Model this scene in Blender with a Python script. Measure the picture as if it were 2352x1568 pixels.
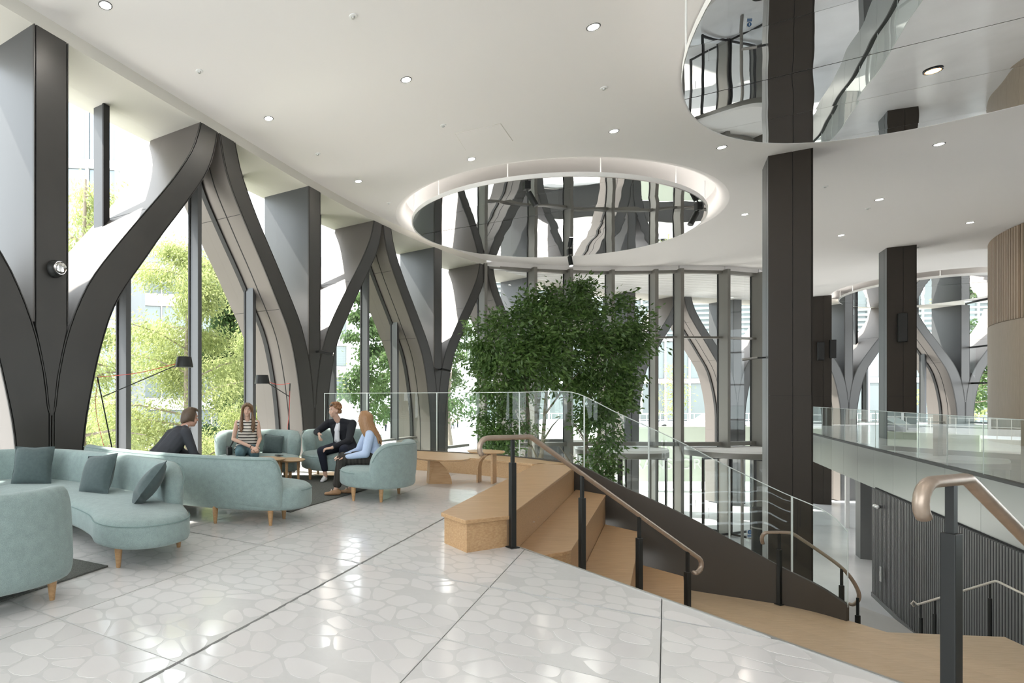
import bpy, bmesh, math, random
from mathutils import Vector, Matrix
R = random.Random(7)
for o in list(bpy.data.objects): bpy.data.objects.remove(o)
SC = bpy.context.scene
COL = SC.collection
PI = math.pi

# ------------------------------------------------------------------ camera, world, lights, exposure
E = 1.40                      # eye height above the upper floor
CX, HV, F = 680.0, 913.0, 1280.0   # the photograph's principal point and focal length in px of 2352x1568
cam_d = bpy.data.cameras.new('camera'); cam = bpy.data.objects.new('camera', cam_d); COL.objects.link(cam)
cam.location = (0, 0, E); cam.rotation_euler = (PI / 2, 0, 0)
cam_d.sensor_width = 36.0; cam_d.sensor_fit = 'HORIZONTAL'; cam_d.lens = 36.0 * F / 2352
cam_d.shift_x = (1176 - CX) / 2352; cam_d.shift_y = (HV - 784) / 2352
cam_d.clip_start = 0.05; cam_d.clip_end = 400
SC.camera = cam

W = bpy.data.worlds.new('sky'); SC.world = W; W.use_nodes = True
wn = W.node_tree.nodes; wl = W.node_tree.links
bg = wn['Background']; bg.inputs['Color'].default_value = (0.90, 0.96, 1.0, 1); bg.inputs['Strength'].default_value = 2.6

sun_d = bpy.data.lights.new('sun', 'SUN'); sun = bpy.data.objects.new('sun', sun_d); COL.objects.link(sun)
sun_d.energy = 8.0; sun_d.angle = math.radians(1.0); sun_d.color = (1.0, 0.96, 0.88)
_sv = Vector((-0.80, 0.26, 1.25)).normalized()
sun.rotation_euler = _sv.to_track_quat('Z', 'Y').to_euler(); sun.location = (-20, 20, 40)

SC.view_settings.view_transform = 'Standard'; SC.view_settings.look = 'None'
SC.view_settings.exposure = 1.0; SC.view_settings.gamma = 1.0; SC.view_settings.use_curve_mapping = False
DOWNLIGHT_W = 55.0
cy = SC.cycles
cy.max_bounces = 9; cy.diffuse_bounces = 5; cy.glossy_bounces = 4; cy.transmission_bounces = 4
cy.transparent_max_bounces = 20; cy.sample_clamp_indirect = 6.0; cy.caustics_reflective = False; cy.caustics_refractive = False
cy.use_denoising = True

# ------------------------------------------------------------------ plan helpers
# grid of the building: d1 runs along the arched facade, qd runs from the facade into the room
D1 = Vector((0.5534, 0.8329, 0)); QD = Vector((0.8329, -0.5534, 0)); UP = Vector((0, 0, 1))
def G(a, q, z=0.0): return D1 * a + QD * q + UP * z
def fl(u, v, z=0.0):          # a point of the plane at height z seen at a pixel of the photograph
    y = F * (E - z) / (v - HV); return Vector(((u - CX) * y / F, y, z))
def cl(u, v, z):
    y = F * (z - E) / (HV - v); return Vector(((u - CX) * y / F, y, z))
def at(u, v, y): return Vector(((u - CX) * y / F, y, E - (v - HV) * y / F))
def lerp(a, b, t): return a + (b - a) * t
def interp(x, xs, ys):
    if x <= xs[0]: return ys[0]
    for i in range(1, len(xs)):
        if x <= xs[i]:
            t = (x - xs[i - 1]) / (xs[i] - xs[i - 1]); return ys[i - 1] + (ys[i] - ys[i - 1]) * t
    return ys[-1]
def catmull(pts, n=8, closed=False):
    pts = [Vector(p) for p in pts]; out = []; m = len(pts)
    for i in range(m if closed else m - 1):
        p0 = pts[(i - 1) % m] if closed or i > 0 else pts[0] * 2 - pts[1]
        p1 = pts[i]; p2 = pts[(i + 1) % m]
        p3 = pts[(i + 2) % m] if closed or i + 2 < m else pts[-1] * 2 - pts[-2]
        for k in range(n):
            t = k / n
            out.append(0.5 * ((2 * p1) + (p2 - p0) * t + (2 * p0 - 5 * p1 + 4 * p2 - p3) * t * t + (3 * p1 - p0 - 3 * p2 + p3) * t ** 3))
    if not closed: out.append(pts[-1])
    return out

# ------------------------------------------------------------------ mesh builder
class MB:
    def __init__(s): s.v = []; s.f = []; s.m = []
    def add(s, vs, fs, mi=0):
        b = len(s.v); s.v += [Vector(x) for x in vs]
        for f in fs: s.f.append([b + i for i in f]); s.m.append(mi)
        return s
    def box(s, c, d, rot=None, mi=0):
        c = Vector(c); x, y, z = d[0] / 2, d[1] / 2, d[2] / 2
        vs = [Vector((i * x, j * y, k * z)) for k in (-1, 1) for j in (-1, 1) for i in (-1, 1)]
        if rot is not None: vs = [rot @ p for p in vs]
        return s.add([c + p for p in vs], [(0, 2, 3, 1), (4, 5, 7, 6), (0, 1, 5, 4), (2, 6, 7, 3), (0, 4, 6, 2), (1, 3, 7, 5)], mi)
    def gbox(s, a0, a1, q0, q1, z0, z1, mi=0):
        vs = [G(a, q, z) for z in (z0, z1) for q in (q0, q1) for a in (a0, a1)]
        return s.add(vs, [(0, 2, 3, 1), (4, 5, 7, 6), (0, 1, 5, 4), (2, 6, 7, 3), (0, 4, 6, 2), (1, 3, 7, 5)], mi)
    def prism(s, poly, z0, z1, mi=0, top=None):
        n = len(poly); p = [Vector((x[0], x[1], 0)) for x in poly]
        ar = sum(p[i].x * p[(i + 1) % n].y - p[(i + 1) % n].x * p[i].y for i in range(n))
        if ar < 0: p.reverse()
        vs = [Vector((q.x, q.y, z0)) for q in p] + [Vector((q.x, q.y, z1)) for q in p]
        s.add(vs, [list(range(n))[::-1]] + [(i, (i + 1) % n, n + (i + 1) % n, n + i) for i in range(n)], mi)
        b = len(s.v) - 2 * n
        s.f.append([b + n + i for i in range(n)]); s.m.append(mi if top is None else top)
        return s
    def bar(s, p0, p1, w, h, up=UP, mi=0):      # square bar between two points
        p0 = Vector(p0); p1 = Vector(p1); d = (p1 - p0).normalized()
        x = d.cross(up)
        if x.length < 1e-4: x = d.cross(Vector((1, 0, 0)))
        x.normalize(); y = x.cross(d).normalized()
        vs = [p + x * (i * w / 2) + y * (j * h / 2) for p in (p0, p1) for j in (-1, 1) for i in (-1, 1)]
        return s.add(vs, [(0, 2, 3, 1), (4, 5, 7, 6), (0, 1, 5, 4), (2, 6, 7, 3), (0, 4, 6, 2), (1, 3, 7, 5)], mi)
    def tube(s, pts, r, n=10, mi=0, caps=True):
        pts = [Vector(p) for p in pts]; m = len(pts)
        rr = r if isinstance(r, (list, tuple)) else [r] * m
        t0 = (pts[1] - pts[0]).normalized()
        nx = t0.cross(UP)
        if nx.length < 0.05: nx = t0.cross(Vector((1, 0, 0)))
        nx.normalize(); vs = []
        for i in range(m):
            t = (pts[min(i + 1, m - 1)] - pts[max(i - 1, 0)])
            t = t.normalized() if t.length > 1e-9 else t0
            nx = (nx - t * nx.dot(t)).normalized(); ny = t.cross(nx)
            for k in range(n):
                an = 2 * PI * k / n; vs.append(pts[i] + (nx * math.cos(an) + ny * math.sin(an)) * rr[i])
        fs = [(i * n + k, i * n + (k + 1) % n, (i + 1) * n + (k + 1) % n, (i + 1) * n + k) for i in range(m - 1) for k in range(n)]
        if caps: fs += [tuple(range(n))[::-1], tuple((m - 1) * n + k for k in range(n))]
        return s.add(vs, fs, mi)
    def lathe(s, prof, n=24, c=(0, 0, 0), mi=0, rot=None):
        c = Vector(c); vs = []; m = len(prof)
        for r, z in prof:
            for k in range(n):
                an = 2 * PI * k / n; p = Vector((r * math.cos(an), r * math.sin(an), z))
                vs.append(c + (rot @ p if rot is not None else p))
        fs = [(i * n + k, i * n + (k + 1) % n, (i + 1) * n + (k + 1) % n, (i + 1) * n + k) for i in range(m - 1) for k in range(n)]
        if prof[0][0] > 1e-6: fs.append(tuple(range(n))[::-1])
        if prof[-1][0] > 1e-6: fs.append(tuple((m - 1) * n + k for k in range(n)))
        return s.add(vs, fs, mi)
    def ell(s, c, rx, ry, rz, n=14, m=9, rot=None, mi=0):
        c = Vector(c); vs = []; fs = []
        for i in range(1, m):
            th = PI * i / m
            for k in range(n):
                an = 2 * PI * k / n
                p = Vector((rx * math.sin(th) * math.cos(an), ry * math.sin(th) * math.sin(an), rz * math.cos(th)))
                vs.append(c + (rot @ p if rot is not None else p))
        b = len(vs)
        for zz in (rz, -rz):
            p = Vector((0, 0, zz)); vs.append(c + (rot @ p if rot is not None else p))
        for i in range(m - 2):
            for k in range(n): fs.append((i * n + k, (i + 1) * n + k, (i + 1) * n + (k + 1) % n, i * n + (k + 1) % n))
        for k in range(n):
            fs.append((b, k, (k + 1) % n)); fs.append((b + 1, (m - 2) * n + (k + 1) % n, (m - 2) * n + k))
        return s.add(vs, fs, mi)
    def cap(s, p0, r0, p1, r1, n=12, sq=None):      # cone with round ends (a limb); sq = (axis, factor) flattens it
        p0 = Vector(p0); p1 = Vector(p1); d = p1 - p0; L = max(d.length, 1e-4); d = d / L
        x = d.cross(UP)
        if x.length < 0.05: x = d.cross(Vector((1, 0, 0)))
        x.normalize(); y = d.cross(x); rings = []
        for i in range(1, 4): an = PI / 2 * i / 4; rings.append((p0 - d * r0 * math.cos(an), r0 * math.sin(an)))
        rings += [(p0, r0), (lerp(p0, p1, .5), (r0 + r1) / 2), (p1, r1)]
        for i in (3, 2, 1): an = PI / 2 * i / 4; rings.append((p1 + d * r1 * math.cos(an), r1 * math.sin(an)))
        vs = []
        for c, r in rings:
            for k in range(n):
                an = 2 * PI * k / n; o = (x * math.cos(an) + y * math.sin(an)) * r
                if sq: ax = Vector(sq[0]); o = o - ax * o.dot(ax) * (1 - sq[1])
                vs.append(c + o)
        m = len(rings); fs = [(i * n + k, i * n + (k + 1) % n, (i + 1) * n + (k + 1) % n, (i + 1) * n + k) for i in range(m - 1) for k in range(n)]
        b = len(vs); vs += [p0 - d * r0, p1 + d * r1]
        fs += [(b, (k + 1) % n, k) for k in range(n)] + [(b + 1, (m - 1) * n + k, (m - 1) * n + (k + 1) % n) for k in range(n)]
        return s.add(vs, fs)
    def build(s, name, mats, parent=None, smooth=False, loc=None, bevel=0, angle=40):
        org = Vector((0, 0, 0))
        if parent is not None:
            org = Vector(parent.get('_org', (0, 0, 0)))
        elif loc is not None: org = Vector(loc)
        me = bpy.data.meshes.new(name); me.from_pydata([tuple(p - org) for p in s.v], [], s.f)
        for m in (mats if isinstance(mats, (list, tuple)) else [mats]): me.materials.append(m)
        me.polygons.foreach_set('material_index', s.m)
        me.validate(); me.update()
        if smooth:
            me.polygons.foreach_set('use_smooth', [True] * len(me.polygons))
            if angle < 180:
                try: me.set_sharp_from_angle(angle=math.radians(angle))
                except Exception: pass
        o = bpy.data.objects.new(name, me); COL.objects.link(o)
        if parent is not None: o.parent = parent
        else: o.location = org
        o['_org'] = tuple(org)
        if bevel:
            b = o.modifiers.new('bevel', 'BEVEL'); b.width = bevel; b.segments = 2; b.limit_method = 'ANGLE'
        return o
def thing(name, label, cat, loc=(0, 0, 0), group=None):
    o = bpy.data.objects.new(name, None); COL.objects.link(o); o.location = loc; o['_org'] = tuple(loc)
    o['label'] = label; o['category'] = cat; o.empty_display_size = 0.1
    if group: o['group'] = group
    return o
def tag(o, label, cat, group=None, kind=None):
    o['label'] = label; o['category'] = cat
    if group: o['group'] = group
    if kind: o['kind'] = kind
    return o
def struct(o, label=None):
    o['kind'] = 'structure'
    if label: o['label'] = label
    return o
def sempty(name, label, loc=(0, 0, 0)):
    o = bpy.data.objects.new(name, None); COL.objects.link(o); o.location = loc; o['_org'] = tuple(loc); return struct(o, label)
def dup(o, parent=None, loc=None):
    c = o.copy(); COL.objects.link(c)
    if parent is not None: c.parent = parent
    if loc is not None: c.location = loc
    for ch in list(o.children): dup(ch, c)
    return c
def inst(src, parent, name, loc, rotz=0.0, mat=None, scale=None):
    c = src.copy(); COL.objects.link(c); c.name = name; c.parent = parent
    c.location = Vector(loc) - Vector(parent.get('_org', (0, 0, 0))); c.rotation_euler = (0, 0, rotz)
    if scale: c.scale = scale
    return c

# ------------------------------------------------------------------ materials
def mat(name, col, rough=0.5, metal=0.0, spec=0.5, noise=None, bump=0.0, bscale=60.0, rnd=0.0, coat=0.0, sheen=0.0, dist='object'):
    m = bpy.data.materials.new(name); m.use_nodes = True
    nt = m.node_tree; b = nt.nodes['Principled BSDF']
    b.inputs['Base Color'].default_value = (*col, 1); b.inputs['Roughness'].default_value = rough
    b.inputs['Metallic'].default_value = metal; b.inputs['Specular IOR Level'].default_value = spec
    b.inputs['Coat Weight'].default_value = coat; b.inputs['Coat Roughness'].default_value = 0.08
    if sheen: b.inputs['Sheen Weight'].default_value = sheen
    src = None
    if noise:                       # noise = (scale, second colour, stretch xyz)
        tc = nt.nodes.new('ShaderNodeTexCoord'); mp = nt.nodes.new('ShaderNodeMapping')
        mp.inputs['Scale'].default_value = noise[2] if len(noise) > 2 else (1, 1, 1)
        if len(noise) > 3: mp.inputs['Rotation'].default_value = (0, 0, noise[3])
        nz = nt.nodes.new('ShaderNodeTexNoise'); nz.inputs['Scale'].default_value = noise[0]; nz.inputs['Detail'].default_value = 5
        cr = nt.nodes.new('ShaderNodeValToRGB')
        cr.color_ramp.elements[0].position = 0.3; cr.color_ramp.elements[1].position = 0.7
        cr.color_ramp.elements[0].color = (*noise[1], 1); cr.color_ramp.elements[1].color = (*col, 1)
        nt.links.new(tc.outputs['Object'], mp.inputs['Vector']); nt.links.new(mp.outputs['Vector'], nz.inputs['Vector'])
        nt.links.new(nz.outputs['Fac'], cr.inputs['Fac']); src = cr.outputs['Color']
    if rnd:
        oi = nt.nodes.new('ShaderNodeObjectInfo'); mr = nt.nodes.new('ShaderNodeMapRange')
        mr.inputs['To Min'].default_value = 1 - rnd; mr.inputs['To Max'].default_value = 1 + rnd
        nt.links.new(oi.outputs['Random'], mr.inputs['Value'])
        mx = nt.nodes.new('ShaderNodeMix'); mx.data_type = 'RGBA'; mx.blend_type = 'MULTIPLY'; mx.inputs['Factor'].default_value = 1
        if src: nt.links.new(src, mx.inputs[6])
        else: mx.inputs[6].default_value = (*col, 1)
        nt.links.new(mr.outputs['Result'], mx.inputs[7]); src = mx.outputs[2]
    if src: nt.links.new(src, b.inputs['Base Color'])
    if bump:
        nz = nt.nodes.new('ShaderNodeTexNoise'); nz.inputs['Scale'].default_value = bscale
        tc = nt.nodes.new('ShaderNodeTexCoord'); nt.links.new(tc.outputs['Object'], nz.inputs['Vector'])
        bp = nt.nodes.new('ShaderNodeBump'); bp.inputs['Strength'].default_value = bump; bp.inputs['Distance'].default_value = 0.01
        nt.links.new(nz.outputs['Fac'], bp.inputs['Height']); nt.links.new(bp.outputs['Normal'], b.inputs['Normal'])
    return m
def glass_mat(name, tint, refl=1.0, ior=1.45, extra=None):
    m = bpy.data.materials.new(name); m.use_nodes = True; nt = m.node_tree
    for n in list(nt.nodes): nt.nodes.remove(n)
    out = nt.nodes.new('ShaderNodeOutputMaterial'); tr = nt.nodes.new('ShaderNodeBsdfTransparent'); tr.inputs['Color'].default_value = (*tint, 1)
    gl = nt.nodes.new('ShaderNodeBsdfGlossy'); gl.inputs['Roughness'].default_value = 0.0; gl.inputs['Color'].default_value = (.95, 1, .98, 1)
    fr = nt.nodes.new('ShaderNodeFresnel'); fr.inputs['IOR'].default_value = ior
    ge = nt.nodes.new('ShaderNodeNewGeometry'); mr = nt.nodes.new('ShaderNodeMapRange')      # same reflection from both sides of the sheet
    mr.inputs['To Min'].default_value = ior; mr.inputs['To Max'].default_value = 1 / ior
    nt.links.new(ge.outputs['Backfacing'], mr.inputs['Value']); nt.links.new(mr.outputs['Result'], fr.inputs['IOR'])
    mu = nt.nodes.new('ShaderNodeMath'); mu.operation = 'MULTIPLY'; mu.inputs[1].default_value = refl
    mx = nt.nodes.new('ShaderNodeMixShader')
    nt.links.new(fr.outputs['Fac'], mu.inputs[0]); nt.links.new(mu.outputs['Value'], mx.inputs['Fac'])
    nt.links.new(tr.outputs['BSDF'], mx.inputs[1]); nt.links.new(gl.outputs['BSDF'], mx.inputs[2]); nt.links.new(mx.outputs['Shader'], out.inputs['Surface'])
    return m
def emit_mat(name, col, st):
    m = bpy.data.materials.new(name); m.use_nodes = True; b = m.node_tree.nodes['Principled BSDF']
    b.inputs['Base Color'].default_value = (*col, 1); b.inputs['Emission Color'].default_value = (*col, 1); b.inputs['Emission Strength'].default_value = st
    return m
def wood_mat(name, c1, c2, along=None, rough=0.38, rnd=0.06):   # along = plan angle of the grain; None = generated by object axes
    m = mat(name, c1, rough=rough, noise=(4.5, c2, (.9, 16.0, 16.0), along if along is not None else 0.0), rnd=rnd, bump=0.03, bscale=180)
    return m
def weave_mat(name, c1, c2, scale=150.0):
    m = mat(name, c1, rough=0.95, spec=0.15, sheen=0.25); nt = m.node_tree; b = nt.nodes['Principled BSDF']
    tc = nt.nodes.new('ShaderNodeTexCoord'); mp = nt.nodes.new('ShaderNodeMapping'); mp.inputs['Scale'].default_value = (1, 1, 1.6)
    nz = nt.nodes.new('ShaderNodeTexNoise'); nz.inputs['Scale'].default_value = scale; nz.inputs['Detail'].default_value = 1.5
    n2 = nt.nodes.new('ShaderNodeTexNoise'); n2.inputs['Scale'].default_value = 18; n2.inputs['Detail'].default_value = 3
    cr = nt.nodes.new('ShaderNodeValToRGB'); cr.color_ramp.elements[0].position = .38; cr.color_ramp.elements[1].position = .62
    cr.color_ramp.elements[0].color = (*c2, 1); cr.color_ramp.elements[1].color = (*c1, 1)
    mx = nt.nodes.new('ShaderNodeMix'); mx.data_type = 'RGBA'; mx.blend_type = 'MULTIPLY'; mx.inputs['Factor'].default_value = 0.3
    nt.links.new(tc.outputs['Object'], mp.inputs['Vector']); nt.links.new(mp.outputs['Vector'], nz.inputs['Vector']); nt.links.new(tc.outputs['Object'], n2.inputs['Vector'])
    nt.links.new(nz.outputs['Fac'], cr.inputs['Fac']); nt.links.new(cr.outputs['Color'], mx.inputs[6]); nt.links.new(n2.outputs['Fac'], mx.inputs[7])
    nt.links.new(mx.outputs[2], b.inputs['Base Color'])
    bp = nt.nodes.new('ShaderNodeBump'); bp.inputs['Strength'].default_value = 0.3; bp.inputs['Distance'].default_value = 0.004
    nt.links.new(nz.outputs['Fac'], bp.inputs['Height']); nt.links.new(bp.outputs['Normal'], b.inputs['Normal'])
    return m
GA = math.atan2(D1.y, D1.x)
M = dict(
    ceil=mat('white_plaster', (.82, .795, .775), .85, spec=.2),
    fascia=mat('cream_plaster', (.66, .64, .58), .8, spec=.2),
    matrix=mat('terrazzo_matrix', (.625, .615, .60), .22, spec=.5, noise=(25, (.605, .595, .58))),
    stone=mat('terrazzo_stone', (.69, .67, .655), .11, spec=.55, rnd=.045),
    joint=mat('floor_joint', (.33, .33, .33), .5), thick=mat('movement_joint', (.18, .19, .19), .4),
    steel=mat('brushed_trim', (.50, .50, .48), .35, metal=.9),
    face=mat('bronze_face', (.062, .058, .053), .42, metal=.25, spec=.5, noise=(.8, (.05, .048, .045))),
    reveal=mat('bronze_reveal', (.165, .148, .136), .40, metal=.35, spec=.5),
    gap=mat('shadow_gap', (.008, .008, .008), .7),
    mull=mat('mullion_bronze', (.24, .23, .21), .4, metal=.5),
    mulld=mat('mullion_gasket', (.02, .02, .02), .6),
    colm=mat('column_bronze', (.043, .035, .028), .48, metal=.15, spec=.35), side=mat('bronze_side', (.105, .108, .11), .38, metal=.4, spec=.5),  # bronze_side: duller reflections on the pilaster sides put into a darker bronze
    glass=glass_mat('window_glass', (.95, .955, .955), .75), bal=glass_mat('balustrade_glass', (.90, .955, .935), .9),
    gedge=mat('glass_edge', (.60, .66, .635), .2),
    mirror=None,
    oak=wood_mat('oak_along', (.55, .36, .195), (.42, .25, .12), -GA),
    oakq=wood_mat('oak_across', (.55, .36, .195), (.42, .25, .12), -GA + PI / 2),
    oakl=wood_mat('oak_landing_lit', (.70, .535, .36), (.58, .42, .255), math.radians(70.6), rough=.42),  # landing oak lightened: the light falling there is put into its colour
    oakp=wood_mat('oak_plain', (.59, .405, .235), (.47, .30, .155), 0.0),
    rail=mat('rail_bronze', (.40, .315, .25), .32, metal=.45, noise=(20, (.34, .265, .205))),
    railp=mat('rail_pale', (.62, .58, .52), .35, metal=.3),
    black=mat('black_steel', (.018, .019, .018), .45, metal=.3),
    skirt=mat('bronze_skirt', (.072, .062, .052), .42, metal=.2),
    steelp=mat('spandrel_steel', (.36, .38, .37), .30, metal=.75, rnd=.05),
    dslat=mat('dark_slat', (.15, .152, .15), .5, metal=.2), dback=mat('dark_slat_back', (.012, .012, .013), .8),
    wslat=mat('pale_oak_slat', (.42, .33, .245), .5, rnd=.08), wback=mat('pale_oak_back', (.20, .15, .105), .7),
    wpan=mat('pale_oak_panel', (.44, .36, .28), .5, noise=(6, (.38, .31, .235), (8, 8, .5))),
    lfloor=mat('lobby_floor', (.76, .77, .78), .16, noise=(1.2, (.71, .72, .73))),
    fab=weave_mat('teal_weave', (.385, .48, .46), (.225, .305, .295), 430), pipe=mat('teal_piping', (.21, .29, .28), .9, spec=.1),
    cush=mat('slate_cushion', (.085, .115, .115), .9, spec=.15, noise=(30, (.07, .095, .097)), sheen=.2),
    leg=wood_mat('oak_leg', (.50, .31, .155), (.40, .235, .11), 0.0),
    rug=mat('rug_wool', (.18, .185, .17), 1.0, spec=.05, noise=(90, (.10, .105, .097)), bump=1.0, bscale=120),
    white=mat('white_paint', (.82, .82, .80), .5), red=mat('red_flex', (.70, .10, .08), .5),
    chrome=mat('chrome', (.8, .8, .8), .08, metal=1.0), ledring=mat('downlight_ring', (.10, .10, .10), .4),
    led=emit_mat('downlight_led', (1, .98, .95), 9.0), ledw=emit_mat('warm_led', (1, .72, .38), 6.0), cove=emit_mat('cove_led', (1, .97, .93), 6.0), cove2=emit_mat('cove_led_dim', (1, .97, .93), 1.6),
    leaf=mat('fig_leaf', (.155, .26, .07), .34, spec=.5, rnd=.0, noise=(2.6, (.05, .115, .026))),
    leaf2=mat('tree_leaf', (.46, .50, .22), .6, spec=.2, noise=(.9, (.31, .37, .15))), leaf3=mat('tree_leaf_dark', (.12, .19, .065), .6, spec=.2, noise=(.9, (.065, .12, .045))),
    bark=mat('pale_bark', (.30, .25, .19), .9, noise=(14, (.20, .165, .125), (4, 4, 1))), bark2=mat('grey_bark', (.33, .28, .23), .9, noise=(10, (.24, .20, .165), (4, 4, 1))),
    pave=mat('plaza_paving', (.62, .61, .59), .7, noise=(.7, (.55, .54, .52))),
    bwall=mat('pale_stone_wall', (.58, .57, .55), .8), bglass=mat('office_glass', (.20, .235, .235), .25, spec=.5, rnd=.25), bgl2=mat('tower_glass', (.24, .30, .34), .12, spec=.8, rnd=.12),
    bslab=mat('white_slab', (.72, .73, .73), .6), bframe=mat('grey_frame', (.25, .27, .28), .5), louv=mat('green_louvre', (.35, .43, .40), .5),
    soil=mat('soil', (.06, .045, .03), 1.0), hedge=mat('hedge_green', (.08, .16, .05), .8, noise=(14, (.04, .09, .025)), bump=1.0, bscale=30),
    skin=mat('skin', (.62, .40, .30), .5, spec=.35), skin2=mat('skin_ruddy', (.55, .32, .235), .5, spec=.35), lip=mat('lip', (.48, .20, .17), .5), eye=mat('eye_dark', (.03, .025, .02), .2), eyew=mat('eye_white', (.75, .73, .70), .3),
    hairb=mat('hair_brown', (.11, .060, .032), .45, noise=(40, (.22, .125, .06), (9, 9, .6))), hairg=mat('hair_copper', (.27, .135, .055), .45, noise=(45, (.38, .21, .10), (9, 9, .6))),
    hairs=mat('hair_dark', (.055, .036, .022), .5, noise=(60, (.12, .075, .045), (6, 6, 2))), hairr=mat('hair_ginger', (.21, .10, .045), .6, noise=(70, (.33, .17, .075)), bump=1.0, bscale=70),
    suit=mat('charcoal_suit', (.050, .052, .060), .8, spec=.2), navy=mat('navy_cloth', (.022, .025, .038), .85, spec=.15), jack=mat('black_cotton', (.020, .021, .026), .8, spec=.2),
    tee=mat('white_cotton', (.72, .73, .76), .85, spec=.1), blue=mat('pale_blue_cotton', (.50, .60, .78), .85, spec=.1, noise=(120, (.44, .54, .73))),
    teal=mat('teal_trousers', (.095, .165, .19), .85, spec=.15), pin=None, shoe=mat('white_shoe', (.75, .75, .77), .5), loaf=mat('tan_loafer', (.40, .235, .125), .35, spec=.5),
)
for k, f in (('leaf', .35), ('leaf2', .5), ('leaf3', .45)):
    nt = M[k].node_tree; b = nt.nodes['Principled BSDF']; out = nt.nodes['Material Output']; tl = nt.nodes.new('ShaderNodeBsdfTranslucent'); mx = nt.nodes.new('ShaderNodeMixShader'); mx.inputs['Fac'].default_value = f
    src = b.inputs['Base Color'].links[0].from_socket; nt.links.new(src, tl.inputs['Color']); nt.links.new(b.outputs['BSDF'], mx.inputs[1]); nt.links.new(tl.outputs['BSDF'], mx.inputs[2]); nt.links.new(mx.outputs['Shader'], out.inputs['Surface'])
mm = bpy.data.materials.new('mirror_panel'); mm.use_nodes = True; nt = mm.node_tree; b = nt.nodes['Principled BSDF']
b.inputs['Base Color'].default_value = (.86, .87, .87, 1); b.inputs['Metallic'].default_value = 1; b.inputs['Roughness'].default_value = 0.0
tc = nt.nodes.new('ShaderNodeTexCoord'); nz = nt.nodes.new('ShaderNodeTexNoise'); nz.inputs['Scale'].default_value = .55; nz.inputs['Detail'].default_value = 1
bp = nt.nodes.new('ShaderNodeBump'); bp.inputs['Strength'].default_value = .35; bp.inputs['Distance'].default_value = .03
nt.links.new(tc.outputs['Object'], nz.inputs['Vector']); nt.links.new(nz.outputs['Fac'], bp.inputs['Height']); nt.links.new(bp.outputs['Normal'], b.inputs['Normal'])
M['mirror'] = mm
def stripe_mat(name, c1, c2, scale, axis, rough=.85, thin=.5):
    m = mat(name, c1, rough, spec=.15); nt = m.node_tree; b = nt.nodes['Principled BSDF']
    tc = nt.nodes.new('ShaderNodeTexCoord'); wv = nt.nodes.new('ShaderNodeTexWave'); wv.bands_direction = axis; wv.inputs['Scale'].default_value = scale
    cr = nt.nodes.new('ShaderNodeValToRGB'); cr.color_ramp.interpolation = 'CONSTANT'
    cr.color_ramp.elements[0].color = (*c2, 1); cr.color_ramp.elements[1].color = (*c1, 1); cr.color_ramp.elements[1].position = thin
    nt.links.new(tc.outputs['Object'], wv.inputs['Vector']); nt.links.new(wv.outputs['Fac'], cr.inputs['Fac']); nt.links.new(cr.outputs['Color'], b.inputs['Base Color'])
    return m
M['blouse'] = stripe_mat('striped_blouse', (.74, .70, .63), (.03, .028, .026), 6.2, 'Z', thin=.22)
M['pin'] = stripe_mat('pinstripe', (.030, .027, .024), (.12, .11, .10), 16.0, 'X', thin=.12)

# ------------------------------------------------------------------ facade curve: inner face in plan, parameter s (column A at s = 0)
ZC, ZS, ZG, ZB = 6.75, 6.55, -4.2, -.07          # ceiling, window-head soffit, lobby floor
HS = [-60, 6, 10.6, 15.9, 19.4, 24.7, 31.8, 38.9, 46]; HA = [33.6, 33.6, 38.9, 45.6, 50, 63, 74, 81, 86]
_fc = {}
def _build_curve():
    p = Vector((-3.475, 7.90, 0)); ds = 0.1; _fc[0] = p
    q = p.copy()
    for i in range(1, 600):
        h = math.radians(interp((i - .5) * ds, HS, HA)); q = q + Vector((math.sin(h), math.cos(h), 0)) * ds; _fc[i] = q
    q = p.copy()
    for i in range(1, 260):
        h = math.radians(33.6); q = q - Vector((math.sin(h), math.cos(h), 0)) * ds; _fc[-i] = q
_build_curve()
def fc(s, off=0.0, z=0.0):             # point of the facade curve; off goes outwards
    i = math.floor(s / .1); t = s / .1 - i; p = lerp(_fc[i], _fc[i + 1], t)
    h = math.radians(interp(s, HS, HA)); return p + Vector((-math.cos(h), math.sin(h), 0)) * off + UP * z
def fhead(s): return math.radians(interp(s, HS, HA))
BAY = 7.07; HB = BAY / 2
# outline of an arm: distance from the column axis at each height (upper/outer edge, lower edge)
UZ = [-4, 0.9, 1.11, 1.66, 2.05, 2.38, 2.84, 3.31, 4.09, 5.06, 5.70, 6.1, 6.55]; UX = [0.012, 0.012, .03, .09, .17, .262, .45, .72, 1.34, 2.16, 2.64, 2.87, 3.03]
LZ = [-4, 0.0, .67, 1.29, 2.16, 2.94, 3.76, 4.21, 4.94, 5.62, 6.1, 6.55]; LX = [.51, .51, .53, .62, .83, 1.14, 1.74, 2.08, 2.67, 3.18, 3.40, 3.515]
def smooth_poly(zs, xs): 
    pts = catmull([Vector((x, z, 0)) for x, z in zip(xs, zs)], 5); return pts
def resamp(pts, z0, n):
    pts = [p for p in pts if p.y >= z0 - 1e-6]
    if pts[0].y > z0 + 1e-3: pts.insert(0, Vector((interp(z0, [p.y for p in pts], [p.x for p in pts]), z0, 0)))
    L = [0]
    for i in range(1, len(pts)): L.append(L[-1] + (pts[i] - pts[i - 1]).length)
    out = []
    for k in range(n):
        d = L[-1] * k / (n - 1)
        for i in range(1, len(pts)):
            if d <= L[i] + 1e-9:
                out.append(lerp(pts[i - 1], pts[i], (d - L[i - 1]) / max(L[i] - L[i - 1], 1e-9))); break
    return out
USM = smooth_poly(UZ, UX); LSM = smooth_poly(LZ, LX)
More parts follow.
